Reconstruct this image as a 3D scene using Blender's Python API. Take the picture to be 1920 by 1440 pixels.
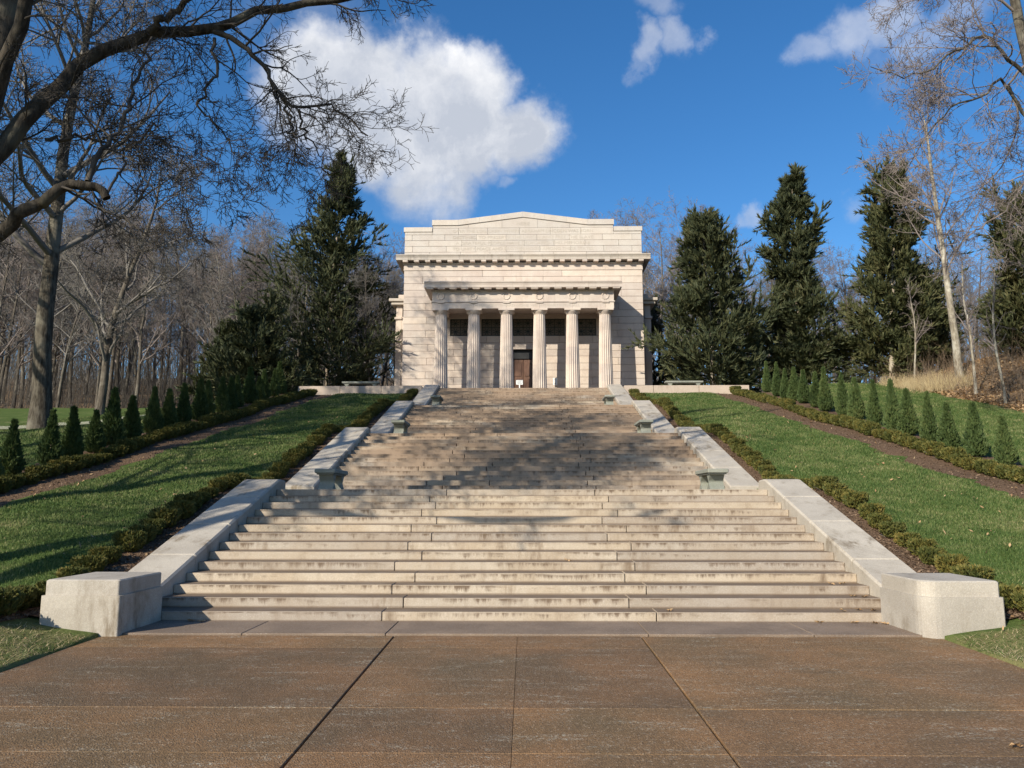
import bpy, math, random
import numpy as np
from mathutils import Vector, Matrix
R = random.Random(7)
NR = np.random.default_rng(11)
for o in list(bpy.data.objects): bpy.data.objects.remove(o)
scene = bpy.context.scene
COL = scene.collection

# ------------------------------------------------------------------ camera, light, exposure
F, PITCH, HC, OX, YAW = 1495.6, .147635, 1.5549, .0834, .01594
cam = bpy.data.cameras.new('camera'); co = bpy.data.objects.new('camera', cam); COL.objects.link(co)
cam.sensor_width = 36; cam.lens = 36*F/1920; cam.clip_start = .1; cam.clip_end = 3000
co.location = (OX, 0, HC); co.rotation_euler = (math.pi/2+PITCH, 0, YAW)
scene.camera = co
SUND = Vector((1, 1.27, -.88)).normalized()          # direction the light travels
sun = bpy.data.lights.new('sun', 'SUN'); so = bpy.data.objects.new('sun', sun); COL.objects.link(so)
sun.energy = 5.0; sun.angle = math.radians(.53); sun.color = (1, .925, .76)
so.rotation_euler = SUND.to_track_quat('-Z', 'Y').to_euler()
scene.view_settings.view_transform = 'Standard'; scene.view_settings.look = 'None'
scene.view_settings.exposure = .42; scene.view_settings.gamma = 1
SUN_EL = math.asin(-SUND.z); SUN_ROT = math.atan2(-SUND.x, -SUND.y)

def at(px, py, Y):
    "world point at depth y=Y seen at a pixel of the 1920x1440 photograph"
    a = (px-960)/F; b = (720-py)/F
    cp, sp = math.cos(PITCH), math.sin(PITCH)
    yy = cp-b*sp; zz = sp+b*cp
    c, s = math.cos(YAW), math.sin(YAW)
    x = c*a-s*yy; y = s*a+c*yy
    k = Y/y
    return Vector((OX+x*k, Y, HC+zz*k))

def nodes_of(m):
    m.use_nodes = True
    nt = m.node_tree; nt.nodes.clear()
    return nt, nt.nodes, nt.links

# ------------------------------------------------------------------ sky with clouds
w = bpy.data.worlds.new('World'); scene.world = w
nt, N, L = nodes_of(w)
out = N.new('ShaderNodeOutputWorld'); bg = N.new('ShaderNodeBackground'); bg.inputs[1].default_value = .082
L.new(bg.outputs[0], out.inputs[0])
sky = N.new('ShaderNodeTexSky'); sky.sky_type = 'NISHITA'; sky.sun_disc = False
sky.sun_elevation = SUN_EL; sky.sun_rotation = SUN_ROT; sky.altitude = 200; sky.air_density = 1.0; sky.dust_density = .8; sky.ozone_density = 2.5
hs = N.new('ShaderNodeHueSaturation'); hs.inputs['Saturation'].default_value = 1.28; hs.inputs['Value'].default_value = 1.18
L.new(sky.outputs[0], hs.inputs['Color'])
tc = N.new('ShaderNodeTexCoord')
nrm = N.new('ShaderNodeVectorMath'); nrm.operation = 'NORMALIZE'; L.new(tc.outputs['Generated'], nrm.inputs[0])
n1 = N.new('ShaderNodeTexNoise'); n1.inputs['Scale'].default_value = 7; n1.inputs['Detail'].default_value = 8; n1.inputs['Roughness'].default_value = .6
L.new(nrm.outputs[0], n1.inputs['Vector'])
sub = N.new('ShaderNodeVectorMath'); sub.operation = 'SUBTRACT'; L.new(n1.outputs['Color'], sub.inputs[0]); sub.inputs[1].default_value = (.5, .5, .5)
scl = N.new('ShaderNodeVectorMath'); scl.operation = 'SCALE'; scl.inputs[3].default_value = .13; L.new(sub.outputs[0], scl.inputs[0])
wp = N.new('ShaderNodeVectorMath'); wp.operation = 'ADD'; L.new(nrm.outputs[0], wp.inputs[0]); L.new(scl.outputs[0], wp.inputs[1])
def pdir(px, py):
    v = at(px, py, 10)-Vector((OX, 0, HC)); return v.normalized()
def M(op, a, b=None, c=None):
    m = N.new('ShaderNodeMath'); m.operation = op
    for i, x in enumerate((a, b, c)):
        if x is None: continue
        if isinstance(x, (int, float)): m.inputs[i].default_value = x
        else: L.new(x, m.inputs[i])
    return m.outputs[0]
def blobs(lst):
    acc = None
    for (px, py, rad, wt) in lst:
        d = N.new('ShaderNodeVectorMath'); d.operation = 'DISTANCE'; L.new(wp.outputs[0], d.inputs[0]); d.inputs[1].default_value = pdir(px, py)
        r = rad/F
        mr = N.new('ShaderNodeMapRange'); mr.interpolation_type = 'SMOOTHSTEP'
        mr.inputs['From Min'].default_value = r*.35; mr.inputs['From Max'].default_value = r*1.25
        mr.inputs['To Min'].default_value = wt; mr.inputs['To Max'].default_value = 0
        L.new(d.outputs['Value'], mr.inputs['Value'])
        acc = mr.outputs[0] if acc is None else M('MAXIMUM', acc, mr.outputs[0])
    return acc
big = blobs([(590, 170, 120, .95), (690, 190, 140, 1), (830, 330, 110, .8), (800, 190, 135, 1), (885, 185, 110, 1), (790, 300, 110, .85), (900, 260, 120, 1), (985, 265, 95, .95),
             (735, 120, 75, .9), (850, 125, 60, .9), (930, 340, 60, .5), (760, 355, 75, .55), (560, 130, 60, .35), (985, 375, 30, .4)])
wis = blobs([(1200, 115, 45, .7), (1250, 85, 45, .65), (1305, 60, 30, .5), (1185, 145, 30, .5), (1220, 12, 48, .45), (1530, 85, 45, .55), (1590, 55, 55, .7), (1640, 25, 60, .7),
             (1710, 80, 65, .55), (1780, 40, 80, .5), (1395, 415, 26, .7), (1600, 378, 34, .5), (1660, 110, 60, .35), (600, 60, 90, .32), (480, 40, 90, .22),
             (-500, 200, 200, .9), (-900, 100, 220, .8), (2600, 250, 190, .8), (2300, -250, 160, .6), (900, -700, 220, .6), (100, -600, 160, .4)])
n2 = N.new('ShaderNodeTexNoise'); n2.inputs['Scale'].default_value = 16; n2.inputs['Detail'].default_value = 8; n2.inputs['Roughness'].default_value = .62
L.new(nrm.outputs[0], n2.inputs['Vector'])
bm_ = M('ADD', big, M('MULTIPLY', M('SUBTRACT', n2.outputs[0], .5), .9))
def smooth(v, a, b, lo=0, hi=1):
    mr = N.new('ShaderNodeMapRange'); mr.interpolation_type = 'SMOOTHSTEP'
    for k, x in zip(('From Min', 'From Max', 'To Min', 'To Max'), (a, b, lo, hi)): mr.inputs[k].default_value = x
    L.new(v, mr.inputs['Value']); return mr.outputs[0]
bigm = smooth(M('MULTIPLY', bm_, smooth(big, 0, .12)), .16, 1.02)
wm = smooth(M('MULTIPLY', M('ADD', wis, M('MULTIPLY', M('SUBTRACT', n2.outputs[0], .5), .5)), smooth(wis, 0, .12)), .1, 1.0, 0, .55)
mask = M('MINIMUM', M('MAXIMUM', bigm, wm), .97)
n3 = N.new('ShaderNodeTexNoise'); n3.inputs['Scale'].default_value = 5.5; n3.inputs['Detail'].default_value = 7; n3.inputs['Roughness'].default_value = .6; L.new(wp.outputs[0], n3.inputs['Vector'])
szz = N.new('ShaderNodeSeparateXYZ'); L.new(nrm.outputs[0], szz.inputs[0])
cshade = M('ADD', n3.outputs[0], smooth(szz.outputs[2], .36, .56, -.10, .07))
cr = N.new('ShaderNodeValToRGB'); cr.color_ramp.elements[0].position = .38; cr.color_ramp.elements[1].position = .62
cr.color_ramp.elements[0].color = (5.2, 5.6, 6.4, 1); cr.color_ramp.elements[1].color = (9.6, 9.6, 9.7, 1)
L.new(cshade, cr.inputs[0])
mx = N.new('ShaderNodeMix'); mx.data_type = 'RGBA'; L.new(mask, mx.inputs['Factor']); tn = N.new('ShaderNodeMix'); tn.data_type = 'RGBA'; tn.blend_type = 'MULTIPLY'; tn.inputs[0].default_value = 1; tn.inputs[7].default_value = (.98, 1.13, 1.24, 1); L.new(hs.outputs[0], tn.inputs[6]); L.new(tn.outputs[2], mx.inputs[6]); L.new(cr.outputs[0], mx.inputs[7])
L.new(mx.outputs[2], bg.inputs[0])

# ------------------------------------------------------------------ materials
MATS = {}
class NB:
    "tiny node-building helper"
    def __init__(s, name):
        s.m = bpy.data.materials.new(name); s.nt, s.N, s.L = nodes_of(s.m)
        s.o = s.N.new('ShaderNodeOutputMaterial'); s.b = s.N.new('ShaderNodeBsdfPrincipled'); s.L.new(s.b.outputs[0], s.o.inputs[0])
        s.geo = s.N.new('ShaderNodeNewGeometry'); s.pos = s.geo.outputs['Position']
        s.oi = s.N.new('ShaderNodeObjectInfo')
        MATS[name] = s.m
    def lk(s, x, sock):
        if isinstance(x, (int, float)): sock.default_value = x
        elif isinstance(x, tuple): sock.default_value = x+((1,) if len(x) == 3 and len(sock.default_value) == 4 else ())
        else: s.L.new(x, sock)
    def math(s, op, a, b=0., c=None):
        m = s.N.new('ShaderNodeMath'); m.operation = op; s.lk(a, m.inputs[0]); s.lk(b, m.inputs[1])
        if c is not None: s.lk(c, m.inputs[2])
        return m.outputs[0]
    def scale(s, v):
        m = s.N.new('ShaderNodeVectorMath'); m.operation = 'MULTIPLY'; s.L.new(s.pos, m.inputs[0]); m.inputs[1].default_value = v; return m.outputs[0]
    def noise(s, sc, det=4, rough=.55, vec=None, out=0):
        n = s.N.new('ShaderNodeTexNoise'); n.inputs['Scale'].default_value = sc; n.inputs['Detail'].default_value = det; n.inputs['Roughness'].default_value = rough
        s.L.new(vec if vec is not None else s.pos, n.inputs['Vector']); return n.outputs[out]
    def voro(s, sc, vec=None, out='Distance'):
        n = s.N.new('ShaderNodeTexVoronoi'); n.inputs['Scale'].default_value = sc; s.L.new(vec if vec is not None else s.pos, n.inputs['Vector']); return n.outputs[out]
    def ss(s, v, a, b, lo=0., hi=1.):
        mr = s.N.new('ShaderNodeMapRange'); mr.interpolation_type = 'SMOOTHSTEP'
        for k, x in zip(('From Min', 'From Max', 'To Min', 'To Max'), (a, b, lo, hi)): mr.inputs[k].default_value = x
        s.L.new(v, mr.inputs['Value']); return mr.outputs[0]
    def mix(s, f, a, b, mode='MIX'):
        m = s.N.new('ShaderNodeMix'); m.data_type = 'RGBA'; m.blend_type = mode
        s.lk(f, m.inputs['Factor']); s.lk(a, m.inputs[6]); s.lk(b, m.inputs[7]); return m.outputs[2]
    def sep(s, v):
        n = s.N.new('ShaderNodeSeparateXYZ'); s.L.new(v, n.inputs[0]); return n.outputs
    def bump(s, h, st=.5, d=.02):
        b = s.N.new('ShaderNodeBump'); b.inputs['Strength'].default_value = st; b.inputs['Distance'].default_value = d; s.L.new(h, b.inputs['Height']); s.L.new(b.outputs[0], s.b.inputs['Normal'])
    def fin(s, col, rough=.8, spec=.3):
        s.lk(col, s.b.inputs['Base Color']); s.lk(rough, s.b.inputs['Roughness']); s.b.inputs['Specular IOR Level'].default_value = spec
        return s.m

def m_granite(name, c1, c2, dirt, dirt_amt=.35, rnd=.12, tread=0., upper=False, streak=.3):
    n = NB(name)
    col = n.mix(n.ss(n.noise(1.3, 5), .35, .65), c1, c2)
    tint = n.mix(n.oi.outputs['Random'], (1-rnd, 1-rnd, 1-rnd*.8), (1+rnd*.4, 1+rnd*.25, 1+rnd*.1))
    col = n.mix(1., col, tint, 'MULTIPLY')
    sp = n.noise(75, 2, .7); col = n.mix(n.ss(sp, .40, .66, .22, 0.), col, (.16, .13, .11)); 
    sp2 = n.noise(140, 1, .6); col = n.mix(n.ss(sp2, .60, .72, 0, .35), col, (.85, .82, .78))
    st = n.noise(1., 6, .7, n.scale((4.5, 2.5, .9))); blot = n.noise(.9, 5, .62)
    f = n.math('MULTIPLY', n.ss(st, .45, .72), n.ss(blot, .4, .66))
    f2 = n.math('MULTIPLY', n.ss(n.noise(3.1, 6, .75), .52, .75), .5)
    f = n.math('MULTIPLY', n.math('MAXIMUM', n.math('MULTIPLY', f, streak/.3), f2), dirt_amt)
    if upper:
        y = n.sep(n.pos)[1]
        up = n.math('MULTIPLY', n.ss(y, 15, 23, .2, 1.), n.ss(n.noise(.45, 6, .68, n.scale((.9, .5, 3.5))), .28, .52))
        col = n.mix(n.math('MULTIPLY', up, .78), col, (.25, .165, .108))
    col = n.mix(f, col, dirt)
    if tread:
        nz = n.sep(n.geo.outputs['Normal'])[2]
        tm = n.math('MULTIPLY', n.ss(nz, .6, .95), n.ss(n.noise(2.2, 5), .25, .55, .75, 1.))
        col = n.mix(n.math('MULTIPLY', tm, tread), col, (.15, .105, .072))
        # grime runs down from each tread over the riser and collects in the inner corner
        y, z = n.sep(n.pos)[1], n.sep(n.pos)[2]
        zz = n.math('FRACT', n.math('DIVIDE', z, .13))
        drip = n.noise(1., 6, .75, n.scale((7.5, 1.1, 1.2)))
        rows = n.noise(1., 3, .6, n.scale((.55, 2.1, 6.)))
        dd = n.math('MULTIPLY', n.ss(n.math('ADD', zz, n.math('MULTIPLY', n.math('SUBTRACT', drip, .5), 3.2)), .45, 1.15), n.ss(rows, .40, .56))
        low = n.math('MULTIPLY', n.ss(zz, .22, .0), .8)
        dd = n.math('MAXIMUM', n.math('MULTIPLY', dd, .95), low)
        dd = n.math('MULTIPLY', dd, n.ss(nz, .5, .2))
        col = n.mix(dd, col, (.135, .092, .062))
    n.bump(n.math('ADD', n.noise(38, 4, .7), n.math('MULTIPLY', n.noise(6, 4), 1.5)), .35, .012)
    return n.fin(col, .78, .3)
m_granite('wall_stone', (.62, .535, .465), (.56, .465, .40), (.33, .26, .21), .60, .13)
m_granite('attic_stone', (.58, .525, .47), (.54, .475, .42), (.33, .28, .22), .5, .10)
m_granite('cornice_stone', (.50, .44, .38), (.46, .40, .34), (.20, .17, .14), .75, .08, streak=.4)
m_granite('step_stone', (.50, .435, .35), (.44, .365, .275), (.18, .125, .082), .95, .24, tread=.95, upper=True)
m_granite('coping_stone', (.49, .44, .37), (.41, .365, .305), (.21, .17, .125), 1., .12, streak=.5)
m_granite('border_stone', (.225, .16, .112), (.165, .115, .08), (.12, .085, .06), .6, .08)
m_granite('low_wall', (.50, .40, .33), (.46, .37, .30), (.22, .16, .12), .6, .08)
m_granite('floor_stone', (.20, .155, .12), (.15, .11, .085), (.10, .07, .05), .6, .08)
m_granite('bench_stone', (.27, .275, .235), (.21, .22, .185), (.15, .17, .13), .5, .05)
def simple(name, c1, c2, sc=8, rough=.8, bump=.3, bd=.01, spec=.3, stretch=(1, 1, 1)):
    n = NB(name); v = n.scale(stretch)
    k = n.noise(sc, 5, .6, v); n.bump(k, bump, bd)
    return n.fin(n.mix(n.ss(k, .3, .7), c1, c2), rough, spec)
simple('mortar', (.17, .135, .11), (.12, .10, .08), 4)
simple('engraved', (.47, .41, .35), (.40, .35, .30), 5)
simple('bronze_grille', (.035, .045, .042), (.02, .025, .024), 6, .5)
simple('dark_interior', (.02, .018, .016), (.015, .014, .013), 3)
simple('door_wood', (.16, .085, .055), (.10, .05, .035), 3, .5, .2, .01, .4, (6, 6, .7))
simple('door_frame', (.03, .032, .035), (.022, .022, .026), 3, .6)
simple('sign_white', (.80, .80, .78), (.74, .74, .72), 3, .5, 0)
simple('sign_ink', (.10, .10, .11), (.08, .08, .09), 3, .6, 0)
simple('sign_metal', (.35, .34, .33), (.3, .3, .3), 3, .4, 0)
def m_bark(name, c1, c2, c3, sc=1.):
    n = NB(name); v = n.scale((5*sc, 5*sc, 1.1*sc))
    a = n.noise(2.2, 6, .7, v); b = n.noise(.8, 4, .6)
    col = n.mix(n.ss(a, .35, .65), c1, c2); col = n.mix(n.ss(b, .5, .68), col, c3)
    n.bump(a, .9, .04); return n.fin(col, .9, .15)
m_bark('bark_dark', (.022, .018, .014), (.07, .058, .045), (.105, .098, .075))
m_bark('bark_grey', (.035, .028, .021), (.115, .10, .08), (.165, .15, .12))
m_bark('bark_wood', (.06, .05, .04), (.13, .11, .09), (.19, .17, .14))
m_bark('bark_pale', (.16, .135, .10), (.34, .30, .24), (.46, .43, .36))
m_bark('cedar_bark', (.22, .17, .13), (.36, .30, .24), (.42, .37, .30))
simple('twig_dark', (.035, .03, .026), (.07, .058, .048), 3)
simple('twig_wood', (.115, .104, .097), (.185, .168, .154), .6)
simple('twig_red', (.16, .13, .118), (.23, .19, .175), .6)
def m_leaf(name, cols, rough=.65, sc=.8, trans=.0):
    n = NB(name); r = n.geo.outputs['Random Per Island']
    cr = n.N.new('ShaderNodeValToRGB'); e = cr.color_ramp.elements
    while len(e) < len(cols): e.new(.5)
    for i, c in enumerate(cols): e[i].position = i/(len(cols)-1); e[i].color = c+(1,)
    k = n.math('ADD', n.math('MULTIPLY', r, .5), n.math('MULTIPLY', n.noise(sc, 5, .72), 1.5)); k = n.math('SUBTRACT', k, .56)
    n.L.new(k, cr.inputs[0]); n.fin(cr.outputs[0], rough, .25)
    if trans:
        t = n.N.new('ShaderNodeBsdfTranslucent'); n.L.new(cr.outputs[0], t.inputs[0]); mx = n.N.new('ShaderNodeMixShader'); mx.inputs[0].default_value = trans
        n.L.new(n.b.outputs[0], mx.inputs[1]); n.L.new(t.outputs[0], mx.inputs[2]); n.L.new(mx.outputs[0], n.o.inputs[0])
    return n.m
m_leaf('cedar_leaf', [(.026, .034, .016), (.058, .068, .028), (.11, .108, .045), (.17, .135, .07)], trans=.15)
m_leaf('cedar_leaf_blue', [(.024, .034, .020), (.05, .062, .030), (.09, .094, .042), (.15, .125, .062)], trans=.15)
m_leaf('arbor_leaf', [(.035, .06, .02), (.065, .10, .032), (.105, .14, .045), (.16, .165, .06)], trans=.2)
m_leaf('box_leaf', [(.045, .06, .018), (.09, .10, .027), (.18, .155, .04), (.30, .20, .055)], trans=.2, sc=2.5)
m_leaf('grass_blade', [(.04, .078, .020), (.07, .118, .030), (.115, .155, .045), (.21, .215, .09), (.42, .36, .19)], trans=.3, sc=1.1)
m_leaf('dry_leaf', [(.16, .09, .045), (.30, .18, .09), (.42, .28, .15), (.50, .40, .26)], sc=2)
m_leaf('straw', [(.32, .23, .11), (.42, .32, .18), (.55, .44, .26), (.5, .40, .25)], sc=1)
m_leaf('brush_stem', [(.10, .07, .05), (.18, .13, .09), (.26, .19, .13), (.30, .20, .12)], sc=.5)
m_leaf('mulch_chip', [(.07, .045, .03), (.15, .10, .065), (.24, .16, .105), (.36, .27, .18)], sc=3)
# ground
n = NB('ground')
g = n.noise(.55, 5, .6); g2 = n.noise(2.3, 6, .72); g3 = n.noise(26, 4, .7)
gr = n.mix(n.ss(g2, .3, .7), (.06, .105, .022), (.12, .165, .045))
dry = n.math('MULTIPLY', n.ss(g, .50, .68), n.ss(g2, .42, .62)); gr = n.mix(n.math('MULTIPLY', dry, .75), gr, (.30, .27, .13))
gr = n.mix(n.ss(g3, .35, .7, .55, 0.), gr, (.03, .04, .012))
x_, y_ = n.sep(n.pos)[0], n.sep(n.pos)[1]
wv = n.math('MULTIPLY', n.math('SUBTRACT', n.noise(.25, 4), .5), 9.)
ax = n.math('ADD', x_, wv)
lit = n.mix(n.ss(n.noise(5, 6, .75), .35, .65), (.10, .065, .04), (.24, .165, .10))
vg = n.math('MULTIPLY', n.ss(y_, 9.9, 9.2), n.ss(g2, .35, .5)); gr = n.mix(n.math('MULTIPLY', vg, .6), gr, (.22, .19, .085))
woodR = n.ss(n.math('ADD', x_, n.math('MULTIPLY', n.math('SUBTRACT', n.noise(.6, 4), .5), 2.2)), 19.0, 19.8)
woodB = n.ss(n.math('ADD', y_, n.math('MULTIPLY', wv, .4)), 46, 49)
gr = n.mix(n.math('MAXIMUM', woodR, woodB), gr, lit)
n.bump(n.math('ADD', g3, g2), .6, .04); n.fin(gr, .95, .1)
# mulch
n = NB('mulch'); a = n.noise(22, 6, .8); b = n.voro(30)
c = n.mix(n.ss(a, .3, .7), (.085, .052, .034), (.19, .125, .082)); c = n.mix(n.ss(b, .0, .25, .5, 0.), c, (.28, .19, .13))
n.bump(n.math('ADD', a, b), .9, .03); n.fin(c, .95, .1)
simple('gravel', (.36, .34, .27), (.26, .27, .17), 14, .9)
# exposed aggregate plaza
n = NB('aggregate')
v = n.voro(75, out='Color'); vd = n.voro(75); big_ = n.noise(.7, 5, .6); mid = n.noise(3.6, 7, .8, n.scale((.45, 1.8, 1)))
base = n.mix(n.ss(big_, .35, .65), (.160, .108, .061), (.235, .141, .074))
base = n.mix(n.ss(n.noise(.45, 3, .5, n.scale((1, 1, 1))), .5, .66, 0, .6), base, (.12, .095, .058))
stn = n.mix(n.ss(n.sep(v)[0], .0, 1.), (.74, .70, .66), (1.22, 1.16, 1.10)); base = n.mix(.85, base, stn, 'MULTIPLY')
base = n.mix(n.math('MULTIPLY', n.ss(n.sep(v)[1], .90, .96), .45), base, (.40, .32, .24))
base = n.mix(1., base, n.mix(n.oi.outputs['Random'], (.80, .80, .84), (1.10, 1.06, 1.0)), 'MULTIPLY')
rag = n.ss(n.noise(2.2, 7, .8, n.scale((.35, 1.5, 1))), .56, .70); base = n.mix(n.math('MULTIPLY', rag, .5), base, (.085, .062, .04))
pale = n.math('MULTIPLY', n.ss(mid, .50, .66), n.ss(n.noise(34, 3, .8), .48, .62)); base = n.mix(n.math('MULTIPLY', pale, .8), base, (.42, .385, .31))
dk = n.ss(n.noise(60, 3, .8), .30, .44, .75, 0.); base = n.mix(dk, base, (.035, .024, .016))
n.bump(n.math('ADD', vd, n.noise(60, 3, .8)), .6, .012); n.fin(base, n.ss(big_, .3, .7, .55, .75), .22)
MT = MATS

# ------------------------------------------------------------------ mesh helpers
class MB:
    def __init__(s): s.v = []; s.f = []; s.mi = []
    def add(s, vs, fs, mi=0):
        b = len(s.v); s.v.extend([tuple(v) for v in vs]); s.f.extend([tuple(i+b for i in f) for f in fs]); s.mi.extend([mi]*len(fs))
    def box(s, x0, x1, y0, y1, z0, z1, c=0., mi=0):
        if c <= 0:
            s.add([(x, y, z) for z in (z0, z1) for y in (y0, y1) for x in (x0, x1)],
                  [(0, 2, 3, 1), (4, 5, 7, 6), (0, 1, 5, 4), (2, 6, 7, 3), (0, 4, 6, 2), (1, 3, 7, 5)], mi); return
        c = min(c, (x1-x0)*.45, (y1-y0)*.45, (z1-z0)*.45)
        X, Y, Z = (x0, x1), (y0, y1), (z0, z1); vs = []; idx = {}
        for i in (0, 1):
            for j in (0, 1):
                for k in (0, 1):
                    sx, sy, sz = (1, -1)[i], (1, -1)[j], (1, -1)[k]
                    for a in range(3):
                        idx[i, j, k, a] = len(vs)
                        vs.append((X[i]+(0 if a == 0 else c*sx), Y[j]+(0 if a == 1 else c*sy), Z[k]+(0 if a == 2 else c*sz)))
        fs = []
        ctr = Vector(((x0+x1)/2, (y0+y1)/2, (z0+z1)/2))
        def face(ids):
            p = [Vector(vs[q]) for q in ids]; nn = (p[1]-p[0]).cross(p[2]-p[0]); m = sum(p, Vector())/len(p)
            fs.append(tuple(ids) if nn.dot(m-ctr) > 0 else tuple(reversed(ids)))
        q4 = [(0, 0), (1, 0), (1, 1), (0, 1)]
        for s_ in (0, 1):
            face([idx[s_, a, b, 0] for a, b in q4]); face([idx[a, s_, b, 1] for a, b in q4]); face([idx[a, b, s_, 2] for a, b in q4])
        for a in (0, 1):
            for b in (0, 1):
                face([idx[a, b, 0, 0], idx[a, b, 1, 0], idx[a, b, 1, 1], idx[a, b, 0, 1]])
                face([idx[a, 0, b, 0], idx[a, 1, b, 0], idx[a, 1, b, 2], idx[a, 0, b, 2]])
                face([idx[0, a, b, 1], idx[1, a, b, 1], idx[1, a, b, 2], idx[0, a, b, 2]])
                for k in (0, 1): face([idx[a, b, k, 0], idx[a, b, k, 1], idx[a, b, k, 2]])
        s.add(vs, fs, mi)
    def prism(s, poly, a0, a1, axis='x', mi=0):
        "polygon of (u, v) pairs swept along an axis; axis x: (y,z), axis y: (x,z), axis z: (x,y)"
        n = len(poly)
        P = {'x': lambda a, u, v: (a, u, v), 'y': lambda a, u, v: (u, a, v), 'z': lambda a, u, v: (u, v, a)}[axis]
        ar = sum(poly[i][0]*poly[(i+1) % n][1]-poly[(i+1) % n][0]*poly[i][1] for i in range(n))
        if axis == 'y': ar = -ar
        if ar < 0: poly = poly[::-1]
        vs = [P(a0, u, v) for u, v in poly]+[P(a1, u, v) for u, v in poly]
        fs = [tuple(range(n-1, -1, -1)), tuple(range(n, 2*n))]+[(i, (i+1) % n, n+(i+1) % n, n+i) for i in range(n)]
        s.add(vs, fs, mi)
    def lathe(s, prof, cx, cy, n=24, mi=0, fl=0., nf=20):
        vs = []; fs = []
        for (r, z) in prof:
            for k in range(n):
                a = 2*math.pi*k/n; rr = r*(1-fl*abs(math.sin(nf*a/2))) if fl else r
                vs.append((cx+rr*math.cos(a), cy+rr*math.sin(a), z))
        for i in range(len(prof)-1):
            for k in range(n): fs.append((i*n+k, i*n+(k+1) % n, (i+1)*n+(k+1) % n, (i+1)*n+k))
        fs.append(tuple(range(n-1, -1, -1))); fs.append(tuple((len(prof)-1)*n+k for k in range(n)))
        s.add(vs, fs, mi)
    def mesh(s, name, mats, smooth=False):
        me = bpy.data.meshes.new(name); me.from_pydata(s.v, [], s.f)
        if not isinstance(mats, (list, tuple)): mats = [mats]
        for m in mats: me.materials.append(MT[m])
        if len(mats) > 1: me.polygons.foreach_set('material_index', s.mi)
        if smooth: me.polygons.foreach_set('use_smooth', [True]*len(me.polygons))
        me.update(); return me
def link(name, me, parent=None, loc=(0, 0, 0), rot=None):
    o = bpy.data.objects.new(name, me); COL.objects.link(o); o.location = loc
    if rot: o.rotation_euler = rot
    if parent is not None: o.parent = parent
    return o
def tag(o, label=None, cat=None, group=None, kind=None):
    if label: o['label'] = label
    if cat: o['category'] = cat
    if group: o['group'] = group
    if kind: o['kind'] = kind
    return o
def thing(name, label, cat, loc=(0, 0, 0), group=None, rz=0):
    o = bpy.data.objects.new(name, None); COL.objects.link(o); o.location = loc; o.rotation_euler = (0, 0, rz); o.empty_display_size = .2
    return tag(o, label, cat, group)
def npmesh(name, V, Fq, mat, smooth=False):
    "V (n,3), Fq list of index arrays (m,3) or (m,4)"
    me = bpy.data.meshes.new(name); V = np.asarray(V, np.float32)
    me.vertices.add(len(V)); me.vertices.foreach_set('co', V.ravel())
    li = np.concatenate([f.ravel() for f in Fq]).astype(np.int32); tot = np.concatenate([np.full(len(f), f.shape[1], np.int32) for f in Fq])
    st = np.concatenate([[0], np.cumsum(tot)[:-1]]).astype(np.int32)
    me.loops.add(len(li)); me.loops.foreach_set('vertex_index', li)
    me.polygons.add(len(tot)); me.polygons.foreach_set('loop_start', st); me.polygons.foreach_set('loop_total', tot)
    if smooth: me.polygons.foreach_set('use_smooth', np.ones(len(tot), bool))
    for m in (mat if isinstance(mat, (list, tuple)) else [mat]): me.materials.append(MT[m])
    me.update(calc_edges=True); return me

# ------------------------------------------------------------------ lay of the land
RS, TR = .13, .4177                                    # riser, tread
D = [10.85, 18.70, 26.546, 34.393]                     # first riser of each flight
WF = [4.97, 4.72, 4.454, 4.257]                        # half width of each flight
CH = .74                                               # thickness of the cheek walls
TOP_Z = 56*RS; YT = D[3]+13*TR
def plaza_z(y): return .024*(np.minimum(y, 10.85)-10.2)
NEARY = [-60, 8, 10.0, 10.85, 13.5, 16.3, 18.7, 21.4, 24.1, 26.5, 29.2, 32, 34.4, 37, 39.8, 41, 60]
NEARZ = [-1.7, -.03, .12, .22, .98, 1.78, 1.90, 2.72, 3.62, 3.74, 4.53, 5.42, 5.54, 6.28, 6.93, 6.97, 6.97]
FARY = [-60, 8, 10.85, 20, 30, 39.5, 42, 60, 100, 200, 600, 2600]
FARZ = [-1.4, .0, .32, 2.38, 4.72, 6.92, 7.1, 7.5, 13, 30, 50, 70]
LEFY = [-60, 8, 10.85, 20, 27, 34, 45, 60, 80, 150, 600, 2600]
LEFZ = [-1.2, .1, .5, 2.4, 4.0, 5.2, 6.9, 8.6, 12.0, 26, 50, 70]
RIGY = [-60, 8, 10.85, 20, 30, 42, 50, 60, 100, 200, 600, 2600]
RIGZ = [-1.2, .1, .4, 2.45, 4.8, 7.75, 8.1, 8.8, 14, 30, 50, 70]
def sst(a, b, x): t = np.clip((x-a)/(b-a), 0, 1); return t*t*(3-2*t)
def half_w(y): return np.interp(y, [10.8, 17, 17.6, 25, 25.6, 32.8, 33.4], [4.97, 4.97, 4.72, 4.72, 4.454, 4.454, 4.257])
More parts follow.
